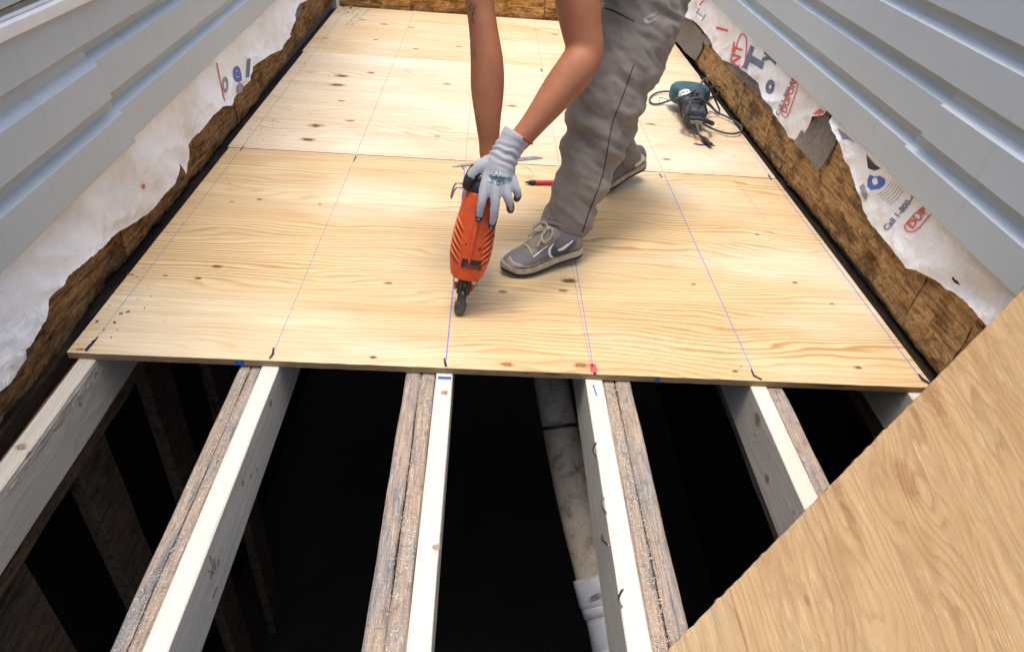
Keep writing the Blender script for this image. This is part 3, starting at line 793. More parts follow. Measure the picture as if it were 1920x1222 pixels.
# felt paper patches
def patch(px, side, root, out0, curl, seed):
    bm = poly2d([px], 6); refine(bm, 6, 5); bm.verts.index_update()
    P = [at(v.co.x, v.co.y, 'x', side * (1.085 - out0)) for v in bm.verts]
    zmin = min(p.z for p in P); zmax = max(p.z for p in P)
    V = []
    for p in P:
        s = (zmax - p.z) / (zmax - zmin)
        V.append((p.x - side * (curl * s * s + 0.004 * fbm((p.y * 9, p.z * 9, seed), 3)), p.y, p.z))
    F = [tuple(v.index for v in f.verts) for f in bm.faces]; bm.free()
    n = len(V); V2 = V + [(x + side * 0.0015, y, z) for x, y, z in V]
    F2 = F + [tuple(i + n for i in reversed(f)) for f in F]
    from collections import Counter
    ec = Counter()
    for f in F:
        for a, b in zip(f, f[1:] + f[:1]): ec[(a, b)] += 1
    for (a, b) in list(ec):
        if (b, a) not in ec: F2.append((b, a, a + n, b + n))
    return mesh('felt_patch', V2, F2, M['felt'], root)
patch([(1524, 190), (1575, 240), (1569, 263), (1560, 290), (1547, 319), (1542, 318), (1522, 294), (1498, 268)], 1, RW, 0.0075, 0.02, 1)
patch([(1258, 62), (1262, 34), (1272, 26), (1288, 30), (1304, 46), (1319, 66), (1317, 92), (1306, 114), (1290, 100), (1275, 82)], 1, RW, 0.013, 0.014, 2)
patch([(1318, 66), (1326, 64), (1338, 78), (1330, 86), (1322, 82)], 1, RW, 0.012, 0.008, 3)
patch([(1350, 108), (1396, 128), (1424, 152), (1442, 182), (1462, 214), (1452, 216), (1436, 196), (1418, 168), (1392, 150), (1372, 132)], 1, RW, 0.0115, 0.006, 4)
patch([(1455, 208), (1470, 226), (1490, 258), (1482, 260), (1466, 240)], 1, RW, 0.0118, 0.005, 5)
patch([(548, 30), (556, 6), (566, 10), (562, 26), (550, 44)], -1, LW, 0.009, 0.004, 6)
# printing on the wrap
tr = bvh(wrapR1)
def T(s, o, ex, ey, m, bold=0.0, t=None, par=None, res=0.2): return decal_text(s, o, ex, ey, t or tr, 'printed_text', M[m], par or wrapR1, 0.0018, res, bold)
T('NT', (1385, 129), (6.5, -32), (-26, -8), 'pred', 0.02)
def oval(pts, wd, m, t=None, par=None): return decal_line([*pts], wd, t or tr, 'printed_oval', M[m], par or wrapR1, 0.0018, 3, k=4)
oval([(1370, 112), (1384, 126), (1391, 128), (1398, 112), (1400, 76), (1394, 65), (1387, 70), (1378, 96), (1370, 112)], 2.2, 'pred')
T('I', (1364, 62), (5, -30), (-30, -8), 'pred', 0.03)
T('T', (1423, 142), (22, -62), (-40, -24), 'pblue', 0.05); T('y', (1446, 118), (12, -40), (-34, -10), 'pblue', 0.05)
T('o', (1447, 178), (12, -44), (-26, -12), 'pblue', 0.06)
T('Call 1-800-44-TYVEK', (1461, 218), (5.4, -12.5), (-9.5, -5), 'pblue', 0.02)
T('DUPONT', (1474, 214), (5.9, -17.0), (-13, -6), 'pred', 0.02)
oval([(1466, 214), (1475, 220), (1484, 200), (1496, 160), (1487, 156), (1474, 182), (1466, 214)], 1.8, 'pred')
decal_poly([(1523, 214), (1538, 204), (1552, 214), (1554, 222), (1536, 220)], tr, 'printed_band', M['pred'], wrapR1, 0.0012)
decal_line([(1312, 10), (1318, 3), (1328, 4)], 3, tr, 'printed_band', M['pred'], wrapR1, 0.0012)
for pts in ([(1306, 26), (1312, 16)], [(1316, 40), (1323, 28)], [(1302, 20), (1318, 32)]): decal_line(pts, 2, tr, 'printed_text', M['pgrey'], wrapR1, 0.0012)
tr2 = bvh(wrapR2)
decal_poly([(1627, 337), (1632, 327), (1640, 332), (1650, 330), (1660, 336), (1660, 346), (1650, 354), (1634, 357), (1627, 350)], tr2, 'printed_emblem', M['pnavy'], wrapR2, 0.0012)
decal_poly([(1638, 334), (1646, 334), (1647, 345), (1640, 348), (1636, 341)], tr2, 'printed_emblem', M['wrap'], wrapR2, 0.0022)
decal_poly([(1570, 240), (1584, 250), (1604, 268), (1592, 262), (1580, 262)], tr2, 'printed_band', M['pgrey'], wrapR2, 0.0012)
decal_poly([(1625, 290), (1640, 308), (1652, 316), (1640, 320), (1628, 316)], tr2, 'printed_band', M['rubber'], wrapR2, 0.0012)
decal_poly([(1612, 350), (1620, 344), (1628, 366), (1624, 378), (1616, 364)], tr2, 'printed_band', M['pgrey'], wrapR2, 0.0012)
for i in range(6):
    o = (1646 + i * 4.4, 374 + i * 3.6 - 8)
    decal_line([(o[0], o[1]), (o[0] + 16, o[1] - 12), (o[0] + 26, o[1] - 26)], 1.0, tr2, 'printed_text', M['pgrey'], wrapR2, 0.0012)
T('Call 1-800-44-TYVEK', (1664, 434), (11.0, -13.0), (-12.5, -9.5), 'pblue', 0.02, tr2, wrapR2)
T('DUPONT', (1711, 430), (15.0, -17.5), (-15, -12), 'pred', 0.03, tr2, wrapR2)
oval([(1748, 378), (1722, 396), (1704, 414), (1697, 426), (1704, 434), (1716, 433), (1732, 418), (1752, 394)], 2.2, 'pred', tr2, wrapR2)
trl = bvh(wrapL)
T('o', (416, 174), (22, -5), (-2, -58), 'pgrey', 0.03, trl, wrapL); T('e', (438, 155), (32, -10), (-8, -58), 'pnavy', 0.03, trl, wrapL)
T('e', (444, 184), (30, -10), (-6, -52), 'pgrey', 0.03, trl, wrapL); T('l', (459, 145), (40, -10), (4, -46), 'pblue', 0.04, trl, wrapL)
decal_line([(406, 118), (410, 140), (416, 170), (421, 190)], 2.2, trl, 'printed_line', M['pred'], wrapL, 0.0012, 6)
decal_poly([(266, 346), (271, 345), (271, 353), (265, 354)], trl, 'printed_dot', M['pred'], wrapL, 0.0012)

# window low in the left wall: a part of that wall
wn_ = mesh('window', *bbox(-1.088, -1.046, -0.75, 0.98, 0.6455, 0.674, 0.003), M['white'], LW)
V, F = joinvf(bbox(-1.088, -1.058, -0.74, 0.97, 0.6745, 0.682, 0.002), bbox(-1.088, -1.050, -0.75, -0.69, 0.6745, 1.60, 0.003), bbox(-1.088, -1.050, 0.92, 0.98, 0.6745, 1.60, 0.003), bbox(-1.088, -1.050, -0.69, 0.92, 1.55, 1.60, 0.003))
mesh('frame', V, F, M['white'], wn_)
V, F = bbox(-1.110, -1.066, -0.69, 0.92, 0.676, 0.692, 0.002); mesh('track', V, F, M['track'], wn_)
V, F = joinvf(bbox(-1.100, -1.078, -0.68, 0.91, 0.6925, 0.742, 0.003), bbox(-1.100, -1.078, -0.68, -0.63, 0.7425, 1.54, 0.003), bbox(-1.100, -1.078, 0.86, 0.91, 0.7425, 1.54, 0.003)); mesh('sash', V, F, M['white'], wn_)
gl = NT('window_glass'); gm = gl.fin((0.03, 0.035, 0.04), 0.06, 0, 0.6)
V, F = box(-1.094, -1.088, -0.63, 0.86, 0.7425, 1.54); mesh('pane', V, F, gm, wn_)

# end wall: low rim of old boards across the far end
EW = thing('rim_wall', 'low orange-brown rotten rim board across the far end of the floor', 'wall', (0, 3.58, -0.02))
bx_ = sorted([-1.06, at(770, 3, 'y', 3.56).x, at(1021, 20, 'y', 3.56).x, 1.06])
for k in range(3):
    V, F = [], []; x0, x1 = bx_[k] + 0.002, bx_[k + 1] - 0.002; nx, nz = int((x1 - x0) / 0.012), 24
    for j in range(nz + 1):
        for i in range(nx + 1):
            x = x0 + (x1 - x0) * i / nx; z = -0.02 + 0.36 * j / nz
            V.append((x, 3.560 - 0.009 * fbm((x * 11, z * 18, k * 7.0), 4) - 0.004 * fbm((x * 40, z * 60, k), 3), z + (0.006 * fbm((x * 30, k, 2), 3) if j in (0, nz) else 0)))
    w_ = nx + 1
    for j in range(nz):
        for i in range(nx): F.append((j * w_ + i, j * w_ + i + 1, (j + 1) * w_ + i + 1, (j + 1) * w_ + i))
    n0 = len(V); bv, bf = box(x0, x1, 3.575, 3.61, -0.02, 0.34); V += bv; F += [tuple(i + n0 for i in f) for f in bf]
    mesh('rim_board', V, F, M['rotB'], EW)

# ---------------------------------------------------------------- below the floor
def post(x0, x1, y0, y1, z0, z1, seed):
    V, F = lumber(x0, x1, z0, z1, -y1, -y0, n=30, seed=seed, rough=0.002)      # built along y, turned upright
    return [(v[0], -v[2], v[1]) for v in V], F
sl_ = ['dusty wall stud in the dark under the left joist, lit at its top', 'dusty wall stud in the dark corner at the lower left, catching light on its edge',
       'dim wall stud under the front edge of the floor on the left', 'dim wall stud below the floor, deepest in on the left', ]
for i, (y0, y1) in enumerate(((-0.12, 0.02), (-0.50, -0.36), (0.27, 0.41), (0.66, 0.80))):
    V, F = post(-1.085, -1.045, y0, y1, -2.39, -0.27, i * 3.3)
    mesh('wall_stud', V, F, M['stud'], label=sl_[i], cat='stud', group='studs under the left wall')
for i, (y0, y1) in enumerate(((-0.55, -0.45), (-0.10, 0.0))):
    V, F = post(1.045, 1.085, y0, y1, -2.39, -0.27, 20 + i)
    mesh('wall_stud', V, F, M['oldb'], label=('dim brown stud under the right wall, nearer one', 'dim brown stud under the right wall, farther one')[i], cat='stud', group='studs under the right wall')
# drain pipe
pr_ = thing('drain_pipe', 'dirty ivory plastic drain pipe with white coupling below the joists', 'pipe', (0.25, 0.1, -0.9))
t = NT('dirty_pvc'); p = t.pos(); n1 = t.noise(p, 22, 5, 0.65, 0.5); n2 = t.noise(p, 120, 3, 0.7)
c = t.ramp(n1, [(0.40, (0.60, 0.51, 0.40)), (0.55, (0.50, 0.41, 0.30)), (0.68, (0.28, 0.20, 0.13))]); c = t.mix(t.map(n2, 0.6, 0.72, 0, 0.7), c, (0.16, 0.11, 0.07))
M['pvc'] = t.fin(c, 0.5)
M['pvcw'] = plain('white_pvc', (0.64, 0.64, 0.64), 0.38, 0, 0.12, 40)
PP = [dep(1020, 640, 2.42), dep(1036, 730, 2.30), dep(1060, 850, 2.2), dep(1084, 960, 2.13), dep(1122, 1105, 2.05)]
V, F = tube([PP[0] + (PP[0] - PP[1]) * 6] + PP, 0.0572, 28, 6, cap='flat'); mesh('pipe', V, F, M['pvc'], pr_, smooth=True)
ax = (PP[-1] - PP[-2]).normalized()
c0 = PP[-1] - ax * 0.03
V, F = tube([c0 - ax * 0.01, c0, c0 + ax * 0.065, c0 + ax * 0.075], [0.066, 0.0675, 0.0675, 0.060], 28, 1, cap='flat'); cp = mesh('coupling', V, F, M['pvcw'], pr_, smooth=True)
el = [c0 + ax * 0.06, c0 + ax * 0.12, c0 + ax * 0.17 + Vector((0.004, 0, -0.03)), c0 + ax * 0.20 + Vector((0.006, 0, -0.10)), c0 + ax * 0.21 + Vector((0.006, 0, -0.9))]
V, F = tube(el, 0.0585, 28, 6, cap='flat'); mesh('elbow', V, F, M['pvcw'], pr_, smooth=True)
V, F = tube(el[:1] + [el[1] - ax * 0.02], 0.063, 28, 1, cap='flat'); mesh('elbow_hub', V, F, M['pvcw'], pr_, smooth=True)
s0 = dep(1047, 800, 2.235); fr = frame(s0, (PP[2] - PP[1]), (1, 0, 0))
ringp = [fr @ Vector((math.cos(a) * 0.0595, math.sin(a) * 0.0595, 0.02 * math.sin(a * 1.0))) for a in [2 * math.pi * i / 24 for i in range(25)]]
V, F = tube(ringp, 0.0052, 8, 1); mesh('hanger_strap', V, F, M['dsteel'], pr_, smooth=True)
q = fr @ Vector((0.057, 0.02, 0.0)); V, F = tube([q, q + Vector((0.012, 0.02, 0.06)), q + Vector((0.03, 0.05, 0.20))], 0.005, 8, 4); mesh('hanger_tail', V, F, M['dsteel'], pr_, smooth=True)
ct = bvh(cp)
for i in range(14):
    u = 1106 + i * 2.1; v = 1130 - i * 0.9
    decal_line([(u, v), (u - 1.5, v - 12)], random.choice((0.8, 1.3)), ct, 'barcode_bar', M['ink'], cp, 0.0012)

# loose plywood offcut propped between the joists and the right wall
P0 = at(1200, 1271, 'z', JT); P1 = at(1922, 538, 'x', 1.052)
e1 = P1 - P0; Q = Vector((1.052, -0.92, JT))
nb = e1.cross(Q - P0).normalized()
if nb.z < 0: nb = -nb
def onb(u, v): d = ray(u, v); return CAM + d * ((P0 - CAM).dot(nb) / d.dot(nb))
ga = (onb(1650, 1110) - onb(1560, 880)).normalized(); gb = nb.cross(ga)
M['ply4'] = plywood('plywood_offcut', tuple(ga), tuple(gb), (0.41, 0.265, 0.125), (0.29, 0.165, 0.068), (0.47, 0.345, 0.20), 0.75, 61.0, edge=False, fibre=0.75, fleck=0.28, wscale=2.2, spots=[(onb(u_, v_), a_, b_) for u_, v_, a_, b_ in ((1738, 750, .055, .020), (1712, 792, .05, .007), (1506, 1128, .012, .004), (1378, 1160, .09, .0025), (1580, 960, .08, .010), (1690, 905, .05, .018))])
th = 0.014
Pm = P0 - e1.normalized() * 0.0
N = 160; top = []
for i in range(N + 1):
    s = i / N; j = 0.0018 * fbm((s * 70, 1, 2), 3) + 0.006 * max(0, fbm((s * 190, 4, 2), 2) - 0.15)
    perp = nb.cross(e1).normalized()
    top.append(P0 + e1 * s + perp * j)
rim = top + [Q + (P1 - Q) * s for s in (0.66, 0.33, 0.0)] + [P0 + (Q - P0) * s for s in (0.66, 0.33)]
off = nb * 0.004
V = [p + nb * th + off for p in rim] + [p + off for p in rim]; n = len(rim)
F = [tuple(range(n)), tuple(range(2 * n - 1, n - 1, -1))] + [(i, n + i, n + (i + 1) % n, (i + 1) % n) for i in range(n)]
if (V[F[0][40]] - V[F[0][0]]).cross(V[F[0][-5]] - V[F[0][0]]).dot(nb) < 0: F = [tuple(reversed(f)) for f in F]
BO = mesh('plywood_offcut', V, F, M['ply4'], label='tan plywood offcut in the near right corner, propped against the right wall', cat='plywood')

# ================================================================ THE TOOLS ON THE FLOOR
def g(u, v, Y): return at(u, v, 'y', Y)
M['orange'] = plain('scuffed_orange_plastic', (0.64, 0.085, 0.020), 0.4, 0, 0.16, 45, 0.15)
M['orangel'] = plain('orange_rib_plastic', (0.72, 0.15, 0.04), 0.38, 0, 0.1, 60)
M['oranged'] = plain('dark_orange_slot', (0.20, 0.035, 0.012), 0.7, 0, 0.3, 60)  # darker orange-brown, drawn between the ribs and in the front slot
M['teal'] = plain('worn_teal_plastic', (0.03, 0.095, 0.105), 0.55, 0, 0.5, 30, 0.2)
M['red'] = plain('red_marker_label', (0.55, 0.035, 0.05), 0.4, 0, 0.2, 120)
M['lbl'] = plain('worn_white_sticker', (0.66, 0.66, 0.62), 0.6, 0, 0.2, 80)

# ---- nail gun, nose on the floor, housing leaning back a little
A0 = at(860, 589, 'z', 0.001); A1 = g(905, 352, 0.300)
NG = thing('nail_gun', 'orange nail gun with black nose, held nose down on the plywood under the grey glove', 'nail gun', A0)
NF = frame(A0, A1 - A0, (1, 0, 0)); NL = (A1 - A0).length
def sring(t, a, b, n=28, e=2.8, yc=0.0):
    r = []
    for i in range(n):
        q = 2 * math.pi * i / n; cx, sx = math.cos(q), math.sin(q)
        r.append(NF @ Vector((a * math.copysign(abs(cx) ** (2 / e), cx), yc + b * math.copysign(abs(sx) ** (2 / e), sx), t)))
    return r
HS = [(.104, .022, .026), (.107, .034, .033), (.115, .041, .038), (.135, .0465, .042), (.165, .0520, .045), (.205, .0530, .046), (.245, .0505, .045), (.285, .0455, .043), (.315, .041, .041), (.330, .038, .039), (.334, .034, .035)]
def hab(t):
    for p, q in zip(HS[:-1], HS[1:]):
        if p[0] <= t <= q[0]:
            k = (t - p[0]) / (q[0] - p[0]); return p[1] + (q[1] - p[1]) * k, p[2] + (q[2] - p[2]) * k
    return HS[-1][1:]
def hsurf(t, deg, off=0.0, e=2.8):
    a, b = hab(t); q = math.radians(deg); c, s = math.cos(q), math.sin(q)
    return NF @ Vector(((a + off) * math.copysign(abs(c) ** (2 / e), c), (b + off) * math.copysign(abs(s) ** (2 / e), s), t))
sm = catmull(HS, 4)
V, F = loft([sring(*q) for q in sm]); hous = mesh('housing', V, F, M['orange'], NG, smooth=True)
for k in range(6):
    t0 = 0.262 - k * 0.0165
    for sgn in (-1, 1):
        P = [hsurf(t0 - 0.030 * s ** 1.6 + 0.004, -90 + sgn * (78 - 58 * s), 0.0006) for s in (0, .2, .4, .6, .8, 1)]
        V, F = tube(P, [.0010, .0024, .0026, .0024, .0018, .0008], 8, 3); mesh('vent_rib', V, F, M['orangel'], hous, smooth=True)
        P2 = [hsurf(t0 - 0.0075 - 0.030 * s ** 1.6 + 0.004, -90 + sgn * (74 - 50 * s), -0.0006) for s in (0, .25, .5, .75, 1)]
        V, F = tube(P2, [.001, .0024, .0024, .0018, .0008], 6, 3); mesh('vent_slot', V, F, M['oranged'], hous, smooth=True)
P = [hsurf(t, -90, 0.0008) for t in (.150, .19, .23, .27, .31)]
V, F = tube(P, [.001, .006, .0075, .006, .002], 8, 3); mesh('spine', V, F, M['orange'], hous, smooth=True)
ht = bvh(hous)
decal_poly([(867, 484), (904, 490), (901, 507), (864, 499)], ht, 'front_slot', M['rubber'], hous, 0.0015, 5)
decal_poly([(872, 494), (898, 499), (897, 505), (870, 500)], ht, 'slot_patch', M['oranged'], hous, 0.0024, 5)  # plain dull orange patch inside the black slot
for pts in ([(900, 464), (903, 469)], [(896, 466), (899, 468), (898, 471)], [(905, 462), (906, 465)], [(902, 474), (904, 477)], [(873, 456), (875, 459)], [(880, 469), (884, 471)], [(885, 432), (887, 434)], [(925, 440), (926, 446)]):
    decal_line(pts, 2.2, ht, 'scuff', M['ink'], hous, 0.001, 5)
V, F = loft([sring(t, a, b) for t, a, b in ((.331, .037, .037), (.335, .0395, .039), (.356, .038, .037), (.362, .033, .032))]); mesh('cap', V, F, M['rubber'], NG, smooth=True)
# nose
def nbox(x0, x1, y0, y1, t0, t1, b=0.002): v, f = bbox(x0, x1, y0, y1, t0, t1, b); return xf(v, NF), f
nose = mesh('nose_block', *nbox(-.0175, .0175, -.022, .020, .062, .106, .004), M['rubber'], NG)
V, F = joinvf(nbox(-.011, -.006, -.026, -.0215, .066, .100), nbox(.006, .011, -.026, -.0215, .066, .100), nbox(-.004, .004, -.027, -.0215, .085, .102)); mesh('nose_rail', V, F, M['dsteel'], nose)
cyl = lambda a, b, r, s=14: tube([NF @ Vector(a), NF @ Vector(b)], r, s, 1, cap='flat')
V, F = joinvf(cyl((0, -.029, .068), (0, -.0218, .068), .007), cyl((0, -.031, .068), (0, -.0292, .068), .003)); mesh('pivot_bolt', V, F, M['dsteel'], nose, smooth=True)
for s in (-1, 1):
    V, F = nbox(*sorted((s * .0178, s * .0265)), -.012, .004, .070, .090, .003); mesh('depth_knob', V, F, M['orangel'], NG)
    P = [NF @ Vector((s * .028, -.028, .118)), NF @ Vector((s * .030, -.034, .104)), NF @ Vector((s * .022, -.030, .088)), NF @ Vector((s * .019, -.020, .082))]
    V, F = tube(P, .0012, 6, 4); mesh('spring_wire', V, F, M['dsteel'], NG, smooth=True)
V, F = loft([sring(t, a, b, 20, 3.5, y) for t, a, b, y in ((.063, .0125, .012, -.004), (.045, .0115, .010, -.004), (.038, .0125, .009, -.005), (.036, .0155, .010, -.006), (.018, .0155, .009, -.006), (.006, .012, .008, -.005), (.0015, .007, .006, -.004), (0.0, .004, .004, -.004))])
mesh('contact_tip', V, F, plain('worn_grey_tip', (0.085, 0.085, 0.08), 0.5, 0.5, 0.4, 70), NG, smooth=True)
# handle and magazine behind, as on every such tool
V, F = tube([NF @ Vector((0, .030, .295)), NF @ Vector((0, .075, .300)), NF @ Vector((0, .130, .285)), NF @ Vector((0, .170, .270))], [.021, .0185, .0185, .022], 14, 4, ref=NF.to_3x3() @ Vector((1, 0, 0)), ell=1.25); mesh('handle', V, F, M['rubber'], NG, smooth=True)
V, F = nbox(-.012, .012, -.012, .012, 0, 1, .002)
ma, mb = Vector((0, .020, .075)), Vector((0, .185, .225))
MF = frame(NF @ ma, NF.to_3x3() @ (mb - ma), NF.to_3x3() @ Vector((1, 0, 0)))
v, f = bbox(-.014, .014, -.016, .016, 0, (mb - ma).length, .003); mesh('magazine', xf(v, MF), f, M['dsteel'], NG)
# wire hook on the side
hk = [g(884, 343, .285), g(874, 349, .280), g(866, 352, .277), g(858, 351, .275), g(852, 357, .273), g(847, 370, .270), g(846, 369, .272), g(850, 352, .276), g(857, 343, .279), g(868, 345, .281)]
V, F = tube(hk, .0021, 8, 5); mesh('belt_hook', V, F, M['steel'], NG, smooth=True)

# ---- corded saw with its cable
t = None
SB = at(1293, 196, 'z', 0.0)
SW = thing('reciprocating_saw', 'worn teal and black corded saw with a coiled cable, lying by the right wall', 'power saw', SB)
c0 = at(1293, 178, 'z', 0.075); c1 = at(1310, 246, 'z', 0.050)
ax = (c1 - c0).normalized(); side_ = Vector((ax.y, -ax.x, 0)).normalized() * -1
SF = frame(c0, ax, (1, 0, 0))     # local z runs from the motor to the blade
def swring(t, a, b, xo=0, yo=0, n=24, e=3.2):
    r = []
    for i in range(n):
        q = 2 * math.pi * i / n; c_, s_ = math.cos(q), math.sin(q)
        r.append(SF @ Vector((xo + a * math.copysign(abs(c_) ** (2 / e), c_), yo + b * math.copysign(abs(s_) ** (2 / e), s_), t)))
    return r
V, F = loft([swring(*q) for q in catmull([(-.075, .045, .022), (-.07, .07, .036), (-.045, .088, .044), (-.01, .094, .046), (.02, .090, .044), (.045, .070, .042), (.06, .054, .040)], 3)]); sbody = mesh('motor_body', V, F, M['teal'], SW, smooth=True)
V, F = loft([swring(*q) for q in catmull([(.050, .056, .043), (.09, .055, .046), (.15, .052, .044), (.21, .047, .040), (.25, .043, .036), (.262, .038, .030)], 3)]); boot = mesh('rubber_boot', V, F, plain('slate_rubber', (0.06, 0.07, 0.08), 0.5, 0, 0.4, 50, 0.3), SW, smooth=True)
for tt in (.10, .135, .17, .205):
    P = [SF @ Vector((.0565 * math.cos(a), .0475 * math.sin(a), tt)) for a in [2 * math.pi * i / 20 for i in range(21)]]
    V, F = tube(P, .003, 6, 1); mesh('boot_ridge', V, F, M['rubber'], boot, smooth=True)
P = [SF @ Vector(q) for q in ((-.045, -.010, .255), (-.052, .006, .30), (-.030, .024, .335), (.02, .026, .338), (.062, .010, .325), (.072, -.012, .28), (.052, -.022, .235), (.02, -.024, .225))]
V, F = tube(P, .0085, 10, 4); mesh('shoe_guard', V, F, M['rubber'], SW, smooth=True)
v, f = bbox(-.026, .026, -.010, .010, .262, .315, .003); mesh('clamp_block', xf(v, SF), f, M['steel'], SW)
v, f = box(-.006, .006, -.0008, .0008, .315, .420); v = [(x * (0.35 if z > .4 else 1) , y, z) for x, y, z in v]; mesh('saw_blade', xf(v, SF), f, M['steel'], SW)
st_ = bvh(sbody, boot)
decal_poly([(1271, 181), (1274, 172), (1282, 168), (1291, 168), (1295, 174), (1288, 178), (1276, 183)], st_, 'sticker', M['lbl'], sbody, 0.0015, 4)
for pts in ([(1276, 177), (1281, 173), (1284, 176)], [(1286, 172), (1290, 174)]): decal_line(pts, 1.6, st_, 'sticker_print', M['pblue'], sbody, 0.0024, 4)
CB = [(1318, 172, .08), (1328, 166, .085), (1340, 162, .06), (1349, 164, .03), (1350, 170, .012), (1343, 178, .008), (1331, 183, .010), (1318, 184, .05), (1306, 178, .13), (1311, 163, .15), (1322, 148, .16), (1327, 156, .15), (1334, 172, .10), (1343, 192, .05), (1349, 207, .02), (1345, 212, .012), (1333, 198, .03), (1318, 186, .115), (1305, 183, .135), (1296, 190, .125),
      (1294, 202, .11), (1301, 217, .08), (1318, 232, .035), (1344, 245, .012), (1370, 251, .014), (1387, 248, .016), (1391, 240, .018), (1383, 231, .016), (1364, 220, .014), (1344, 210, .024), (1327, 195, .07), (1311, 185, .145), (1293, 187, .145), (1284, 198, .12), (1284, 213, .09), (1293, 230, .055), (1304, 246, .03), (1315, 257, .013)]
V, F = tube([at(u, v, 'z', z) for u, v, z in CB], .0046, 10, 5); M['cord'] = plain('grey_black_cord', (0.055, 0.06, 0.066), 0.5, 0, 0.2, 50)
mesh('power_cord', V, F, M['cord'], SW, smooth=True)
CB2 = [(1309, 164, .10), (1292, 177, .132), (1273, 183, .09), (1252, 190, .02), (1236, 195, .008), (1224, 195, .007), (1218, 189, .007), (1221, 181, .007), (1230, 175, .010), (1243, 172, .012), (1258, 172, .02), (1266, 174, .05)]
V, F = tube([at(u, v, 'z', z) for u, v, z in CB2], .0046, 10, 5); mesh('power_cord', V, F, M['cord'], SW, smooth=True)
a = at(1314, 256, 'z', .013); b = at(1333, 272, 'z', .014); d = (b - a)
V, F = tube([a, a + d * .25, a + d * .3, a + d * .6, a + d * .65, b], [.006, .007, .011, .0115, .009, .010], 12, 1, cap='flat'); mesh('plug', V, F, M['rubber'], SW, smooth=True)
for s in (-1, 1):
    o_ = d.normalized().cross(Vector((0, 0, 1))) * .0055 * s; v, f = tube([b + o_, b + o_ + d.normalized() * .018], .0022, 6, 1, cap='flat'); mesh('plug_prong', v, f, M['steel'], SW)
# thin wire curl beside it
V, F = tube([at(u, v, 'z', .003) for u, v in ((1262, 190), (1246, 185), (1237, 183), (1236, 190), (1235, 196))], .0012, 6, 4)
mesh('wire_scrap', V, F, M['dsteel'], label='thin bent wire scrap inside the left loop of the saw cable', cat='wire')

# ---- marker pen, steel strip, curl of string
ma = at(984, 342, 'z', .009); mdir = (at(1046, 343, 'z', .009) - ma).normalized()
MK = thing('marker_pen', 'red and black marker pen lying behind the front shoe', 'marker', ma)
def mseg(n_, s0, s1, r0, r1, m, par=None):
    V, F = tube([ma + mdir * s0, ma + mdir * (s0 + (s1 - s0) * .12), ma + mdir * (s0 + (s1 - s0) * .9), ma + mdir * s1], [r0 * .92, r0, r1, r1 * .95], 16, 1, cap='flat'); return mesh(n_, V, F, m, par or MK, smooth=True)
mseg('tip', 0.0, .010, .0020, .0032, M['rubber']); mseg('nib_holder', .009, .020, .0045, .0075, M['rubber']); mseg('collar', .0195, .038, .0088, .0090, M['rubber'])
mseg('barrel', .0378, .105, .0086, .0088, M['red']); mseg('cap', .1045, .140, .0092, .0080, M['rubber'])
a = at(848, 313, 'z', .002); b = at(1018, 295, 'z', .002); d = (b - a).normalized(); nn = Vector((-d.y, d.x, 0))
w0 = .011; L = (b - a).length
out = [(0, 0.0), (.05, w0), (L - .05, w0 * 1.5), (L - .03, w0 * 1.5), (L, -w0 * .6), (L - .04, -w0), (.06, -w0 * .5)]
V = [a + d * s + nn * q + Vector((0, 0, .0)) for s, q in out] + [a + d * s + nn * q + Vector((0, 0, .0014)) for s, q in out]; n = len(out)
F = [tuple(range(n - 1, -1, -1)) if True else None] ; F = [tuple(range(n - 1, -1, -1)), tuple(range(n, 2 * n))] + [(i, (i + 1) % n, n + (i + 1) % n, n + i) for i in range(n)]
mesh('steel_strip', V, F, plain('rusty_steel', (0.34, 0.30, 0.27), 0.45, 0.7, 0.35, 60), label='flat pointed steel strip lying on the plywood behind the grey glove', cat='metal strip')
V, F = tube([at(u, v, 'z', .002) for u, v in ((976, 311), (988, 314), (996, 320), (1000, 326), (999, 334))], .0009, 6, 4)
mesh('string_scrap', V, F, M['sawd'], label='thin curl of tan string above the marker pen', cat='string')

# ================================================================ THE PERSON
PE = thing('person', 'person in grey sweatpants and grey work glove bending down over the nail gun', 'person', (0.32, 0.85, 0.0))
t = NT('tanned_skin'); p = t.pos(); n1 = t.noise(p, 14, 4); n2 = t.noise(p, 420, 3)
c = t.ramp(n1, [(0.3, (0.36, 0.135, 0.066)), (0.7, (0.45, 0.18, 0.09))]); n3 = t.noise(p, 75, 4, 0.7); c = t.mix(t.map(n3, 0.52, 0.75, 0, 0.4), c, (0.50, 0.15, 0.075)); c = t.mix(t.map(t.noise(p, 190, 2), 0.70, 0.78, 0, 0.35), c, (0.20, 0.07, 0.035)); t.bump(t.math('ADD', n2, n3), 0.2, 0.001)
t.b.inputs['Subsurface Weight'].default_value = 0.12; t.b.inputs['Subsurface Radius'].default_value = (0.012, 0.005, 0.003)
M['skin'] = t.fin(c, 0.55, 0, 0.3)
def fabric(name, col, dark, bump=0.35, sc=900):
    t = NT(name); p = t.pos(); n = t.noise(p, sc, 2); l = t.noise(p, 7, 4, 0.6); d = t.noise(p, 30, 4)
    c = t.mix(t.map(l, 0.35, 0.7, 0, 1), col, dark); k = t.math('MULTIPLY_ADD', n, 0.34, 0.83); c = t.mix(1.0, c, t.vec(k, k, k), 'MULTIPLY')
    c = t.mix(t.map(d, 0.66, 0.8, 0, 0.3), c, (0.40, 0.33, 0.25))
    t.bump(n, bump, 0.0012); t.b.inputs['Sheen Weight'].default_value = 0.15
    return t.fin(c, 0.85, 0, 0.2)
M['sweat'] = fabric('grey_sweatpants', (0.265, 0.228, 0.195), (0.185, 0.160, 0.138))
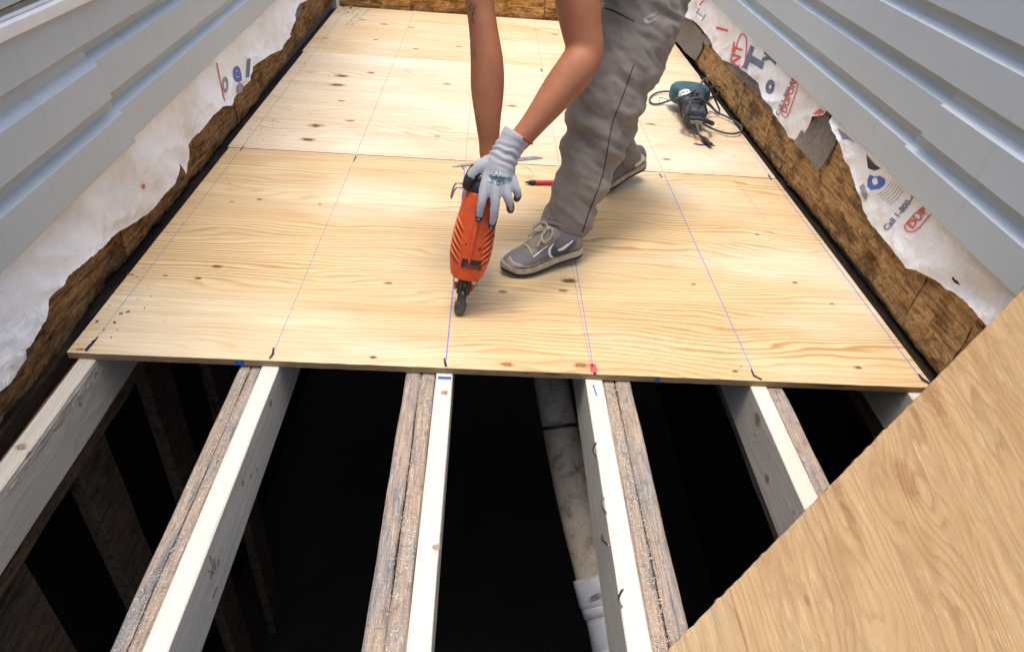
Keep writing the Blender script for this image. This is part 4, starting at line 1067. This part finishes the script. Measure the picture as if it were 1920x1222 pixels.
M['shirt'] = fabric('dark_tshirt', (0.05, 0.05, 0.055), (0.04, 0.04, 0.045))
M['knit'] = fabric('grey_glove_knit', (0.43, 0.43, 0.46), (0.37, 0.37, 0.40), 0.5, 700)
M['nitrile'] = plain('black_glove_coating', (0.03, 0.03, 0.032), 0.6, 0, 0.3, 200, 0.4)
M['hair'] = plain('dark_hair', (0.03, 0.022, 0.016), 0.5, 0, 0.3, 300, 0.5)

SLs, SRs = g(1062, -165, .54), g(880, -180, .62)
armL = [(g(948, 288, .305), .026), (g(978, 258, .318), .0275), (g(1008, 222, .338), .0320), (g(1048, 170, .372), .0425), (g(1082, 126, .402), .0465), (g(1097, 96, .424), .0445), (g(1090, 52, .440), .0485), (g(1083, 0, .456), .0535), (g(1076, -70, .486), .056), (SLs, .064)]
armR = [(g(925, 325, .392), .026), (g(918, 296, .398), .0255), (g(917, 268, .408), .0265), (g(915, 225, .42), .0325), (g(914, 168, .44), .0412), (g(913, 116, .456), .0405), (g(907, 60, .478), .0355), (g(899, 0, .505), .0355), (g(890, -80, .545), .047), (SRs, .062)]
pel = Vector((0.385, 0.94, 0.935)); ch = (SLs + SRs) / 2 + Vector((0.05, 0.05, 0.045))
fwd = Vector((-0.84, -0.54, 0)).normalized(); lat = Vector((fwd.y, -fwd.x, 0))
tors = tube([pel, pel * .66 + ch * .34 + Vector((0, 0, .03)), pel * .3 + ch * .7 + Vector((0, 0, .03)), ch, ch + fwd * .07], [.125, .118, .125, .122, .07], 20, 4, ref=Vector((fwd.y, -fwd.x, 0)), ell=0.78)
hd = ch + fwd * 0.27 + Vector((0, 0, 0.0))
neck = tube([ch + fwd * .02, ch + fwd * .15, hd], [.062, .056, .06], 14, 3)
upv = (fwd * 0.88 + Vector((0, 0, 0.30))).normalized(); fac = (fwd * 0.30 - Vector((0, 0, 0.9))).normalized()     # crown direction, face direction (looking down)
HM = frame((0, 0, 0), upv, fac).to_3x3()      # local x = face, z = crown
head = joinvf(ellipsoid(hd, (.098, .076, .115), HM), ellipsoid(hd + HM @ Vector((.035, 0, -.055)), (.062, .055, .062), HM), ellipsoid(hd + HM @ Vector((.100, 0, -.022)), (.020, .014, .026), HM),
              ellipsoid(hd + HM @ Vector((.088, 0, -.062)), (.016, .028, .010), HM), ellipsoid(hd + HM @ Vector((-.002, .078, -.01)), (.018, .010, .030), HM), ellipsoid(hd + HM @ Vector((-.002, -.078, -.01)), (.018, .010, .030), HM))
legs = []
LEGL = [(pel + Vector((-.01, -.05, -.02)), .118), (g(1212, -20, .835), .112), (g(1203, 30, .81), .1125), (g(1174, 110, .755), .105), (g(1150, 165, .72), .100), (g(1124, 235, .685), .0975), (g(1104, 300, .645), .082), (g(1090, 345, .615), .0735), (g(1070, 395, .585), .0700), (g(1057, 425, .565), .0635), (g(1055, 433, .560), .0610)]
LEGR = [(pel + Vector((.05, .06, -.02)), .118), (g(1222, 0, 1.0), .110), (g(1192, 70, 1.02), .096), (g(1166, 140, 1.04), .084), (g(1150, 215, 1.06), .076), (g(1156, 262, 1.085), .066), (g(1166, 292, 1.105), .060), (g(1168, 300, 1.108), .058)]
for lg in (LEGL, LEGR): legs.append(tube([p for p, r in lg], [r * .62 for p, r in lg], 14, 3))
sh_j = [tube([ch, SLs], [.09, .066], 14, 3), tube([ch, SRs], [.09, .064], 14, 3)]
# bare right hand closed round the handle
hR = NF @ Vector((0, .105, .294)); hand = [ellipsoid(hR + Vector((0, .0, .02)), (.036, .042, .018))]
for k in range(4):
    b_ = hR + NF.to_3x3() @ Vector((0, -.030 + .020 * k, 0))
    hand.append(tube([b_ + Vector((-.02, 0, .026)), b_ + Vector((-.036, 0, .010)), b_ + Vector((-.031, 0, -.020)), b_ + Vector((-.008, 0, -.034)), b_ + Vector((.010, 0, -.030))], [.0105, .0100, .0095, .0090, .0080], 10, 3))
hand.append(tube([hR + Vector((.018, .02, .024)), hR + Vector((.037, .0, .008)), hR + Vector((.034, -.03, -.012)), hR + Vector((.018, -.042, -.022))], [.013, .012, .011, .009], 10, 3))
aL = tube([p for p, r in armL], [r for p, r in armL], 18, 4); aR = tube([p for p, r in armR] , [r for p, r in armR], 18, 4)
V, F = joinvf(aL, aR, tors, neck, head, *legs, *sh_j, *hand)
V, F, N_ = blob(V, F, 0.0065, 5)
body = mesh('body', V, F, M['skin'], PE, smooth=True)
# eyes, hair
for s in (-1, 1):
    V, F = ellipsoid(hd + HM @ Vector((.082, s * .031, .012)), (.012, .014, .010), HM, 12, 8); mesh('eye', V, F, M['white'], body, smooth=True)
V, F = ellipsoid(hd + HM @ Vector((-.012, 0, .014)), (.100, .083, .112), HM, 28, 18)
V = [v + (v - hd).normalized() * 0.004 * fbm(v * 60, 2) for v in V]; mesh('hair', V, F, M['hair'], PE, smooth=True)
# t-shirt
SV, SF_ = joinvf(tube([pel + Vector((0, 0, .03)) - fwd * .06, pel * .66 + ch * .34 + Vector((0, 0, .03)), pel * .3 + ch * .7 + Vector((0, 0, .03)), ch, ch + fwd * .08], [.138, .132, .138, .135, .075], 20, 4, ref=lat, ell=0.80),
                tube([ch, SLs, g(1076, -70, .486), g(1081, -14, .461)], [.10, .080, .072, .068], 16, 3, cap='flat'), tube([ch, SRs, g(888, -100, .555), g(893, -52, .531)], [.10, .078, .064, .060], 16, 3, cap='flat'))
V, F, N_ = blob(SV, SF_, 0.009, 4)
V = [v + n * 0.006 * fbm(v * 9, 3) for v, n in zip(V, N_)]; mesh('t_shirt', V, F, M['shirt'], PE, smooth=True)
# sweatpants
TV, TF = joinvf(tube([p for p, r in LEGL], [r for p, r in LEGL], 24, 4, cap='flat'), tube([p for p, r in LEGR], [r for p, r in LEGR], 24, 4, cap='flat'),
                tube([pel - fwd * .02 - Vector((0, 0, .10)), pel - fwd * .02, pel + fwd * .07 + Vector((0, 0, .05))], [.12, .148, .145], 22, 4, ref=lat, ell=0.85))
V, F, N_ = blob(TV, TF, 0.0075, 4)
def folds(v, n):
    z = v.z; a = 0.0
    a += 0.006 * fbm((v.x * 7 + z * 4, v.y * 7, z * 13), 3)
    a += 0.007 * (1 - 2 * abs(fbm((v.x * 10 + 4, v.y * 10, z * 26 + v.x * 14), 2)))
    wk = math.exp(-((z - 0.36) / 0.12) ** 2) + 0.9 * math.exp(-((z - 0.14) / 0.07) ** 2) + 0.5
    sag = math.sin(z * 58 + v.x * 26 - v.y * 10 + 3 * fbm((v.x * 6, v.y * 6, z * 6), 2))
    a += 0.0052 * wk * sag
    return v + n * a
V = [folds(v, n) for v, n in zip(V, N_)]
pants = mesh('sweatpants', V, F, M['sweat'], PE, smooth=True)
pt = bvh(pants)
M['seam'] = plain('seam_thread', (0.03, 0.027, 0.025), 0.9)
M['logo'] = plain('pale_print', (0.40, 0.38, 0.37), 0.7, 0, 0.1, 200)
decal_line([(1188, 122), (1175, 160), (1160, 200), (1150, 225), (1142, 262), (1134, 310), (1122, 352), (1104, 398), (1092, 436)], 1.8, pt, 'side_seam', M['seam'], pants, 0.0012, 7, k=3)
decal_line([(1128, 16), (1146, 19), (1166, 29), (1190, 41)], [2, 3, 3, 1.5], pt, 'pocket_seam', M['seam'], pants, 0.0012, 7, k=3)
def swoosh(o, s, sk=0.0):
    # fat hook to thin tail, drawn as an outline
    P = [(0, .55), (-.10, .40), (-.12, .22), (-.04, .06), (.12, .02), (.35, .12), (1.0, .62), (.42, .30), (.20, .24), (.06, .28), (.0, .40)]
    return [(o[0] + x * s[0], o[1] - y * s[1]) for x, y in P]
decal_poly(swoosh((1211, 46), (29, 27)), pt, 'swoosh_logo', M['logo'], pants, 0.0012, 3)
decal_text('NIKE', (1212, 37), (8.2, -3.6), (3.0, -11), pt, 'logo_text', M['logo'], pants, 0.0012, 0.3, 0.03)
# cuff hem rings
for lg, nm in ((LEGL, 'cuff'), (LEGR, 'cuff')):
    c_, r_ = lg[-2]; d_ = (lg[-1][0] - lg[-3][0]).normalized(); fr = frame(c_, d_, (1, 0, 0))
    P = [fr @ Vector((math.cos(a) * (r_ + .001), math.sin(a) * (r_ + .001), 0.004 * math.sin(3 * a))) for a in [2 * math.pi * i / 28 for i in range(29)]]
    V, F = tube(P, .0065, 8, 1, cap='flat'); mesh(nm, V, F, M['sweat'], pants, smooth=True)

# ---- left glove
fing = {
 'index': ([g(918, 330, .275), g(908, 356, .250), g(904, 378, .2345), g(900, 396, .2330), g(898, 410, .2350)], [.018, .0130, .0112, .0106, .0094]),
 'middle': ([g(931, 330, .272), g(929, 360, .243), g(928, 386, .2290), g(925, 408, .2270), g(922, 425, .2295)], [.019, .0135, .0114, .0108, .0096]),
 'ring': ([g(943, 328, .277), g(948, 355, .250), g(953, 373, .2400), g(957, 386, .2430), g(957, 394, .2540)], [.018, .0130, .0112, .0104, .0094]),
 'little': ([g(953, 322, .285), g(963, 344, .264), g(969, 358, .2570), g(971, 367, .2620), g(969, 373, .2720)], [.016, .0122, .0104, .0096, .0088]),
 'thumb': ([g(925, 305, .300), g(902, 312, .290), g(888, 324, .283), g(880, 338, .279), g(876, 350, .278)], [.023, .0185, .0160, .0150, .0125])}
parts = [tube(P, R_, 14, 4) for P, R_ in fing.values()]
parts.append(tube([g(970, 253, .322), g(960, 268, .314), g(948, 288, .304), g(938, 312, .290), g(934, 335, .274)], [.0400, .0385, .0375, .0395, .0375], 20, 4, cap='flat', ref=Vector((0.6, -0.2, 0.75)), ell=0.88))
V, F = joinvf(*parts); V, F, N_ = blob(V, F, 0.0028, 3)
W0 = g(966, 258, .318); W1 = g(936, 318, .288); wax = (W1 - W0); wl = wax.length; wax.normalize()
V2 = []
for v, n in zip(V, N_):
    s = (v - W0).dot(wax) / wl
    a = 0
    if -0.1 < s < 1.0:
        k = math.exp(-((s - 0.55) / 0.28) ** 2); a = 0.0022 * k * math.sin(s * 34 + 2.5 * fbm(v * 22, 2) + v.x * 30)
    if s < 0.30: a -= 0.0006
    if -0.2 < s < 0.06: a += 0.0012
    V2.append(v + n * (a + 0.0006 * fbm(v * 60, 2)))
bk = (CAM - W1).normalized(); bk = (bk + Vector((0, 0, .25))).normalized()
fm = []
tips = [(P[-1], P[-2]) for P, R_ in fing.values()]
def fnorm(f): return (V2[f[1]] - V2[f[0]]).cross(V2[f[2]] - V2[f[0]]).normalized()
for f in F:
    c_ = sum((V2[i] for i in f), Vector()) / len(f); n = fnorm(f); dark = 0
    s = (c_ - W0).dot(wax) / wl
    best = min(((c_ - q).length, nm, i) for nm, (P, R_) in fing.items() for i, q in enumerate(P))
    if s > 0.55 or best[1] == 'thumb':
        lim = (-0.1 if best[2] < 2 else 0.18 if best[2] == 2 else 0.50 if best[2] == 3 else 0.80) - 0.05
        if best[1] == 'thumb': lim = -0.3 if best[2] < 1 else 0.25 if best[2] == 1 else (0.70 if best[2] == 2 else 1.5)
        if n.dot(bk) < lim + 0.12 * fbm(c_ * 90, 2): dark = 1
    fm.append(dark)
glove = mesh('work_glove', V2, F, None, PE, smooth=True, mats=[M['knit'], M['nitrile']], fmat=fm)
# orange-red hem binding
fr = frame(g(971, 252, .3225), wax, (1, 0, 0))
q0 = [g(940, 243, .318), g(953, 247, .306), g(972, 256, .300), g(988, 266, .310), g(994, 266, .322)]
hc = g(970, 253, .322) + wax * .002; ringh = []
for k in range(48):
    q_ = math.pi * 2 * k / 48; pp_ = fr.to_3x3() @ Vector((math.cos(q_), math.sin(q_), 0)) * .0395
    ringh.append((pp_.normalized().dot(CR), hc + pp_))
i0_ = min(range(48), key=lambda k: ringh[k][0]); ringh = ringh[i0_:] + ringh[:i0_]
V, F = tube([q_ for d_, q_ in ringh if d_ > 0.35], .0034, 8, 2); mesh('hem_binding', V, F, plain('rust_orange_binding', (0.32, 0.08, 0.03), 0.8), glove, smooth=True)
gt = bvh(glove)
M['badge'] = plain('pale_blue_badge', (0.42, 0.55, 0.60), 0.6, 0, 0.08, 100)
M['gwhite'] = plain('white_print', (0.78, 0.78, 0.76), 0.6)
M['gdark'] = plain('dark_print', (0.06, 0.07, 0.10), 0.6)
decal_poly([(915, 321), (954, 326), (953, 342), (935, 348), (914, 339)], gt, 'badge', M['badge'], glove, 0.0009, 4)
decal_text('GRX', (921, 329), (9.4, 1.3), (1.4, -14.5), gt, 'badge_outline', M['gdark'], glove, 0.0015, 0.2, 0.09)
decal_text('GRX', (921.4, 328.6), (9.4, 1.3), (1.4, -14), gt, 'badge_text', M['gwhite'], glove, 0.0022, 0.2, 0.025)
decal_text('PALMWICK', (920, 333.5), (5.1, .7), (.4, -5.2), gt, 'badge_text', M['gdark'], glove, 0.0017, 0.3, 0.02)
decal_text('TECHNOLOGY', (920.5, 338), (3.7, .5), (.3, -4.0), gt, 'badge_text', M['gdark'], glove, 0.0017, 0.3, 0.02)
decal_poly([(930, 340), (938, 341), (937, 345.5), (934, 347.5), (930.5, 344.5)], gt, 'badge_shield', M['gdark'], glove, 0.0017, 3)
decal_text('A5', (931, 344.6), (4.0, .5), (.3, -4.2), gt, 'badge_text', M['gwhite'], glove, 0.0024, 0.3, 0.02)
decal_text('FEEL', (921, 342.4), (3.2, .5), (.2, -3.0), gt, 'badge_text', M['gdark'], glove, 0.0017, 0.4, 0.02); decal_text('GRIP', (941, 344.6), (3.2, .5), (.2, -3.0), gt, 'badge_text', M['gdark'], glove, 0.0017, 0.4, 0.02)
# tattoo strokes on the far arm, freckle-dark
bt = bvh(body); M['tat'] = decalmat('faded_tattoo', (0.13, 0.055, 0.04), 0.36, 0.6, 300)
for pts in ([(884, 6), (888, 18), (886, 32)], [(888, 18), (894, 10)], [(886, 26), (893, 24)], [(884, 34), (889, 40), (888, 45)], [(880, 12), (884, 22)], [(887, 98), (892, 100), (889, 104), (892, 107)]):
    decal_line(pts, 1.6, bt, 'tattoo', M['tat'], body, 0.0009, 4)

# ---- shoes
M['suede'] = fabric('tan_suede', (0.30, 0.255, 0.205), (0.235, 0.20, 0.165), 0.4, 500)
M['smesh'] = fabric('purple_grey_mesh', (0.20, 0.185, 0.195), (0.155, 0.145, 0.155), 0.6, 900)
M['midsole'] = plain('dirty_midsole', (0.42, 0.35, 0.27), 0.7, 0, 0.25, 60)
M['outsole'] = plain('black_outsole', (0.028, 0.026, 0.025), 0.75, 0, 0.3, 90)
M['lace'] = plain('tan_lace', (0.43, 0.36, 0.27), 0.85, 0, 0.2, 200)
def shoe(heel, toe, hl, tl):
    h3 = Vector((heel[0], heel[1], hl)); t3 = Vector((toe[0], toe[1], tl))
    Lx = (t3 - h3); L = Lx.length; X = Lx.normalized(); Z = Vector((0, 0, 1)); Z = (Z - X * Z.dot(X)).normalized(); Y = Z.cross(X)
    P = lambda s, y, z: h3 + X * (s * L) + Y * y + Z * z
    spring = lambda s: 0.016 * max(0, (s - 0.80) / 0.20) ** 2 + 0.004 * max(0, (0.08 - s) / 0.08)
    hw = [(0, .018), (.03, .029), (.10, .034), (.25, .034), (.40, .036), (.55, .043), (.68, .0475), (.80, .045), (.90, .036), (.97, .022), (1.0, .008)]
    tp = [(0, .068), (.03, .085), (.10, .092), (.22, .090), (.32, .098), (.40, .100), (.50, .088), (.62, .072), (.74, .058), (.86, .050), (.94, .042), (.985, .028), (1.0, .020)]
    sh_ = []
    N = 34
    for i in range(N + 1):
        s = i / N; w_ = interp(hw, s); top = interp(tp, s); bz = 0.018 + spring(s); r = []
        for j in range(24):
            q = 2 * math.pi * j / 24; c_, sn = math.cos(q), math.sin(q)
            zz = (bz + top) / 2 + (top - bz) / 2 * math.copysign(abs(sn) ** 0.8, sn)
            nar = 1 - (0.45 if s < .5 else 0.30) * max(0, sn) ** 1.5
            r.append(P(s, w_ * nar * math.copysign(abs(c_) ** 0.72, c_), zz))
        sh_.append(r)
    V, F = loft(sh_); up = mesh('shoe', V, F, M['smesh'], PE, smooth=True)
    def sole(name, z0, z1, grow, m):
        R_ = []
        for i in range(N + 1):
            s = -0.015 + 1.03 * i / N; ss = min(max(s, 0), 1); w_ = interp(hw, ss) + grow; sp = spring(ss); e = 0.004
            if i in (0, N): w_ *= 0.7
            R_.append([P(s, -w_ + e, z0 + sp), P(s, w_ - e, z0 + sp), P(s, w_, z0 + sp + e * .6), P(s, w_ - .001, z1 + sp - .001), P(s, w_ - .003, z1 + sp), P(s, -w_ + .003, z1 + sp), P(s, -w_ + .001, z1 + sp - .001), P(s, -w_, z0 + sp + e * .6)])
        V, F = loft(R_); return mesh(name, V, F, m, up)
    sole('outsole', 0.0, .0095, .0035, M['outsole']); sole('midsole', .0096, .026, .0045, M['midsole'])
    for k in range(9):                                       # treads
        s = .12 + k * .09; w_ = interp(hw, s) - .004
        a, b = P(s, -w_, -.0024), P(s, w_, -.0024)
    # laces across the throat
    for k in range(5):
        s = .44 + k * .058; w_ = interp(hw, s) * .62; top = interp(tp, s)
        pts = [P(s + .014 * (-1) ** k, y * w_, top - .010 * y * y * 1.3 + .003) for y in (-1, -.6, 0, .6, 1)]
        V, F = tube(pts, .0042, 8, 3, ell=.6); mesh('lace', V, F, M['lace'], up, smooth=True)
    tg = [P(s, y, interp(tp, s) + .0035) for s, y in ((.34, 0), (.40, 0), (.5, 0), (.62, 0))]
    V, F = tube(tg, [.014, .018, .018, .012], 12, 3, ref=Z, ell=2.0); V = [v - Z * .012 for v in V]; mesh('tongue', V, F, M['suede'], up, smooth=True)
    c_ = P(.42, 0, .105)
    for sgn in (-1, 1):
        lp = [c_, c_ + Y * .020 * sgn + Z * .012, c_ + Y * .040 * sgn + X * .012 + Z * .004, c_ + Y * .038 * sgn + X * .034 - Z * .012, c_ + Y * .016 * sgn + X * .030 - Z * .004, c_ + X * .006]
        V, F = tube(lp, .0046, 8, 5, ell=.7); mesh('lace_bow', V, F, M['lace'], up, smooth=True)
        V, F = tube([c_, c_ + Y * .012 * sgn + X * .02 + Z * .004, c_ + Y * .030 * sgn + X * .05 - Z * .022], .0032, 8, 4); mesh('lace_end', V, F, M['lace'], up, smooth=True)
    V, F = ellipsoid(c_ + Z * .004, (.010, .009, .008)); mesh('lace_knot', V, F, M['lace'], up, smooth=True)
    return up
hl_ = at(1086, 468, 'z', .030); tl_ = at(943, 511, 'z', 0.004)
s1 = shoe((hl_.x, hl_.y), (tl_.x, tl_.y), 0.024, 0.0005)
hb = at(1203, 312, 'z', .045); db = Vector((-.80, -.60, 0)).normalized() * .285
s2 = shoe((hb.x, hb.y), (hb.x + db.x, hb.y + db.y), 0.050, 0.0005)
s1t = bvh(s1)
D = lambda px, m, n_='panel', off=.0012: decal_poly(px, s1t, n_, M[m], s1, off, 5)
D([(938, 500), (944, 490), (951, 484), (958, 480), (961, 490), (970, 497), (986, 500), (1006, 494), (1030, 483), (1046, 484), (1030, 500), (1005, 513), (975, 519), (950, 514)], 'suede', 'toe_guard')
D([(985, 468), (996, 456), (1012, 446), (1022, 438), (1038, 445), (1004, 476), (990, 474)], 'suede', 'lace_panel')
D([(1066, 478), (1078, 462), (1084, 446), (1100, 446), (1098, 470), (1085, 482), (1050, 500), (1040, 498)], 'suede', 'heel_panel')
decal_line([(956, 482), (962, 492), (975, 497), (990, 499), (1008, 493), (1030, 484)], 3.2, s1t, 'piping', M['midsole'], s1, .0020, 5, k=3)
D([(1037, 458), (1046, 467), (1074, 452), (1081, 452), (1064, 474), (1048, 483), (1034, 479), (1030, 470)], 'gdark', 'swoosh', .0020)
decal_line([(1038, 457), (1031, 465), (1029, 473), (1032, 480), (1040, 483)], [2, 4, 5, 4, 2], s1t, 'swoosh_edge', M['gwhite'], s1, .0028, 4, k=3)
decal_line([(1045, 468), (1053, 466), (1063, 459), (1074, 451)], [3, 5, 4.5, 1.5], s1t, 'swoosh_edge', M['gwhite'], s1, .0028, 4, k=3)
decal_line([(1000, 482), (1024, 463), (1049, 443)], 2, s1t, 'piping', M['gwhite'], s1, .0026, 5)
s2t = bvh(s2)
decal_poly([(1192, 296), (1202, 288), (1211, 296), (1204, 310), (1190, 316)], s2t, 'heel_tab', M['gwhite'], s2, .0012, 4)

# ================================================================ SAWDUST AND DEBRIS
rng = random.Random(11)
def chips(spots, name, mat, label, kind='stuff'):
    V, F = [], []
    for p, l, wd in spots:
        a = rng.uniform(0, math.pi); d = Vector((math.cos(a), math.sin(a), rng.uniform(-.25, .25))) * l / 2; e = Vector((-math.sin(a), math.cos(a), rng.uniform(-.3, .3))) * wd / 2
        up = Vector((0, 0, abs(d.z) + abs(e.z) + .0004)); p = Vector(p) + up; n = len(V); th = Vector((0, 0, .0005))
        V += [p - d - e, p + d - e, p + d + e, p - d + e, p + th]
        F += [(n, n + 1, n + 4), (n + 1, n + 2, n + 4), (n + 2, n + 3, n + 4), (n + 3, n, n + 4)]
    o = mesh(name, V, F, mat, label=label, cat=name.replace('_', ' '), kind=kind); return o
sp = []
for _ in range(5200):
    u = rng.gauss(1290, 120); v = rng.gauss(600, 60)
    if v > 705: continue
    p = at(u, v, 'z', 0)
    if .23 < p.x + .02 * rng.random() or (p.x > .05 and rng.random() < .5):
        if 0.01 < p.y < 1.2 and p.x < 1.0: sp.append((p, rng.uniform(.0010, .0032), rng.uniform(.0006, .0014)))
for _ in range(1500): sp.append((Vector((rng.uniform(-1.0, 1.0), rng.uniform(0.02, 3.4), 0)), rng.uniform(.0012, .004), rng.uniform(.0006, .0014)))
floor_sp = sp; sp = []
for (a, b), zz, n in (((-.650, -.608), JT - .006, 1100), ((-.257, -.196), JT - .006, 2600), ((.220, .280), JT - .005, 3600), ((.176, .210), JT, 700), ((.630, .664), JT - .006, 700)):
    for _ in range(n):
        y = -1.0 * rng.random() ** 1.1 - .005; sp.append((Vector((rng.uniform(a, b), y, zz)), rng.uniform(.0008, .0026) if rng.random() < .93 else rng.uniform(.004, .009), rng.uniform(.0005, .0013)))
chips(floor_sp, 'sawdust', M['sawd'], 'tan sawdust grains strewn over the front plywood sheet')
chips(sp, 'wood_chips', plain('pale_chips', (0.78, 0.68, 0.52), 0.85, 0, 0.2, 200), 'pale wood chips and sawdust lying on the old joists')
sp = []
for _ in range(170): sp.append((Vector((rng.uniform(-1.03, -.80), abs(rng.gauss(1.9, .35)), 0)), rng.uniform(.002, .007), rng.uniform(.001, .003)))
for _ in range(130): sp.append((Vector((rng.uniform(-1.04, -.94), rng.uniform(0.05, 3.4), 0)), rng.uniform(.002, .008), rng.uniform(.001, .003)))
for _ in range(22): sp.append((Vector((rng.uniform(-1.04, -.92), rng.uniform(3.36, 3.52), 0)), rng.uniform(.004, .02), rng.uniform(.003, .009)))
for _ in range(90): sp.append((Vector((rng.uniform(-.9, 1.0), rng.uniform(0.05, 3.4), 0)), rng.uniform(.001, .005), rng.uniform(.0008, .002)))
for u, v in ((227, 588), (182, 603), (240, 585), (215, 605)):
    p = at(u, v, 'z', 0); sp.append((p, rng.uniform(.006, .011), .006))
chips(sp, 'wood_debris', plain('dark_bark_bits', (0.10, 0.055, 0.025), 0.9, 0, 0.4, 90), 'dark rotten wood crumbs along the left edge of the plywood')
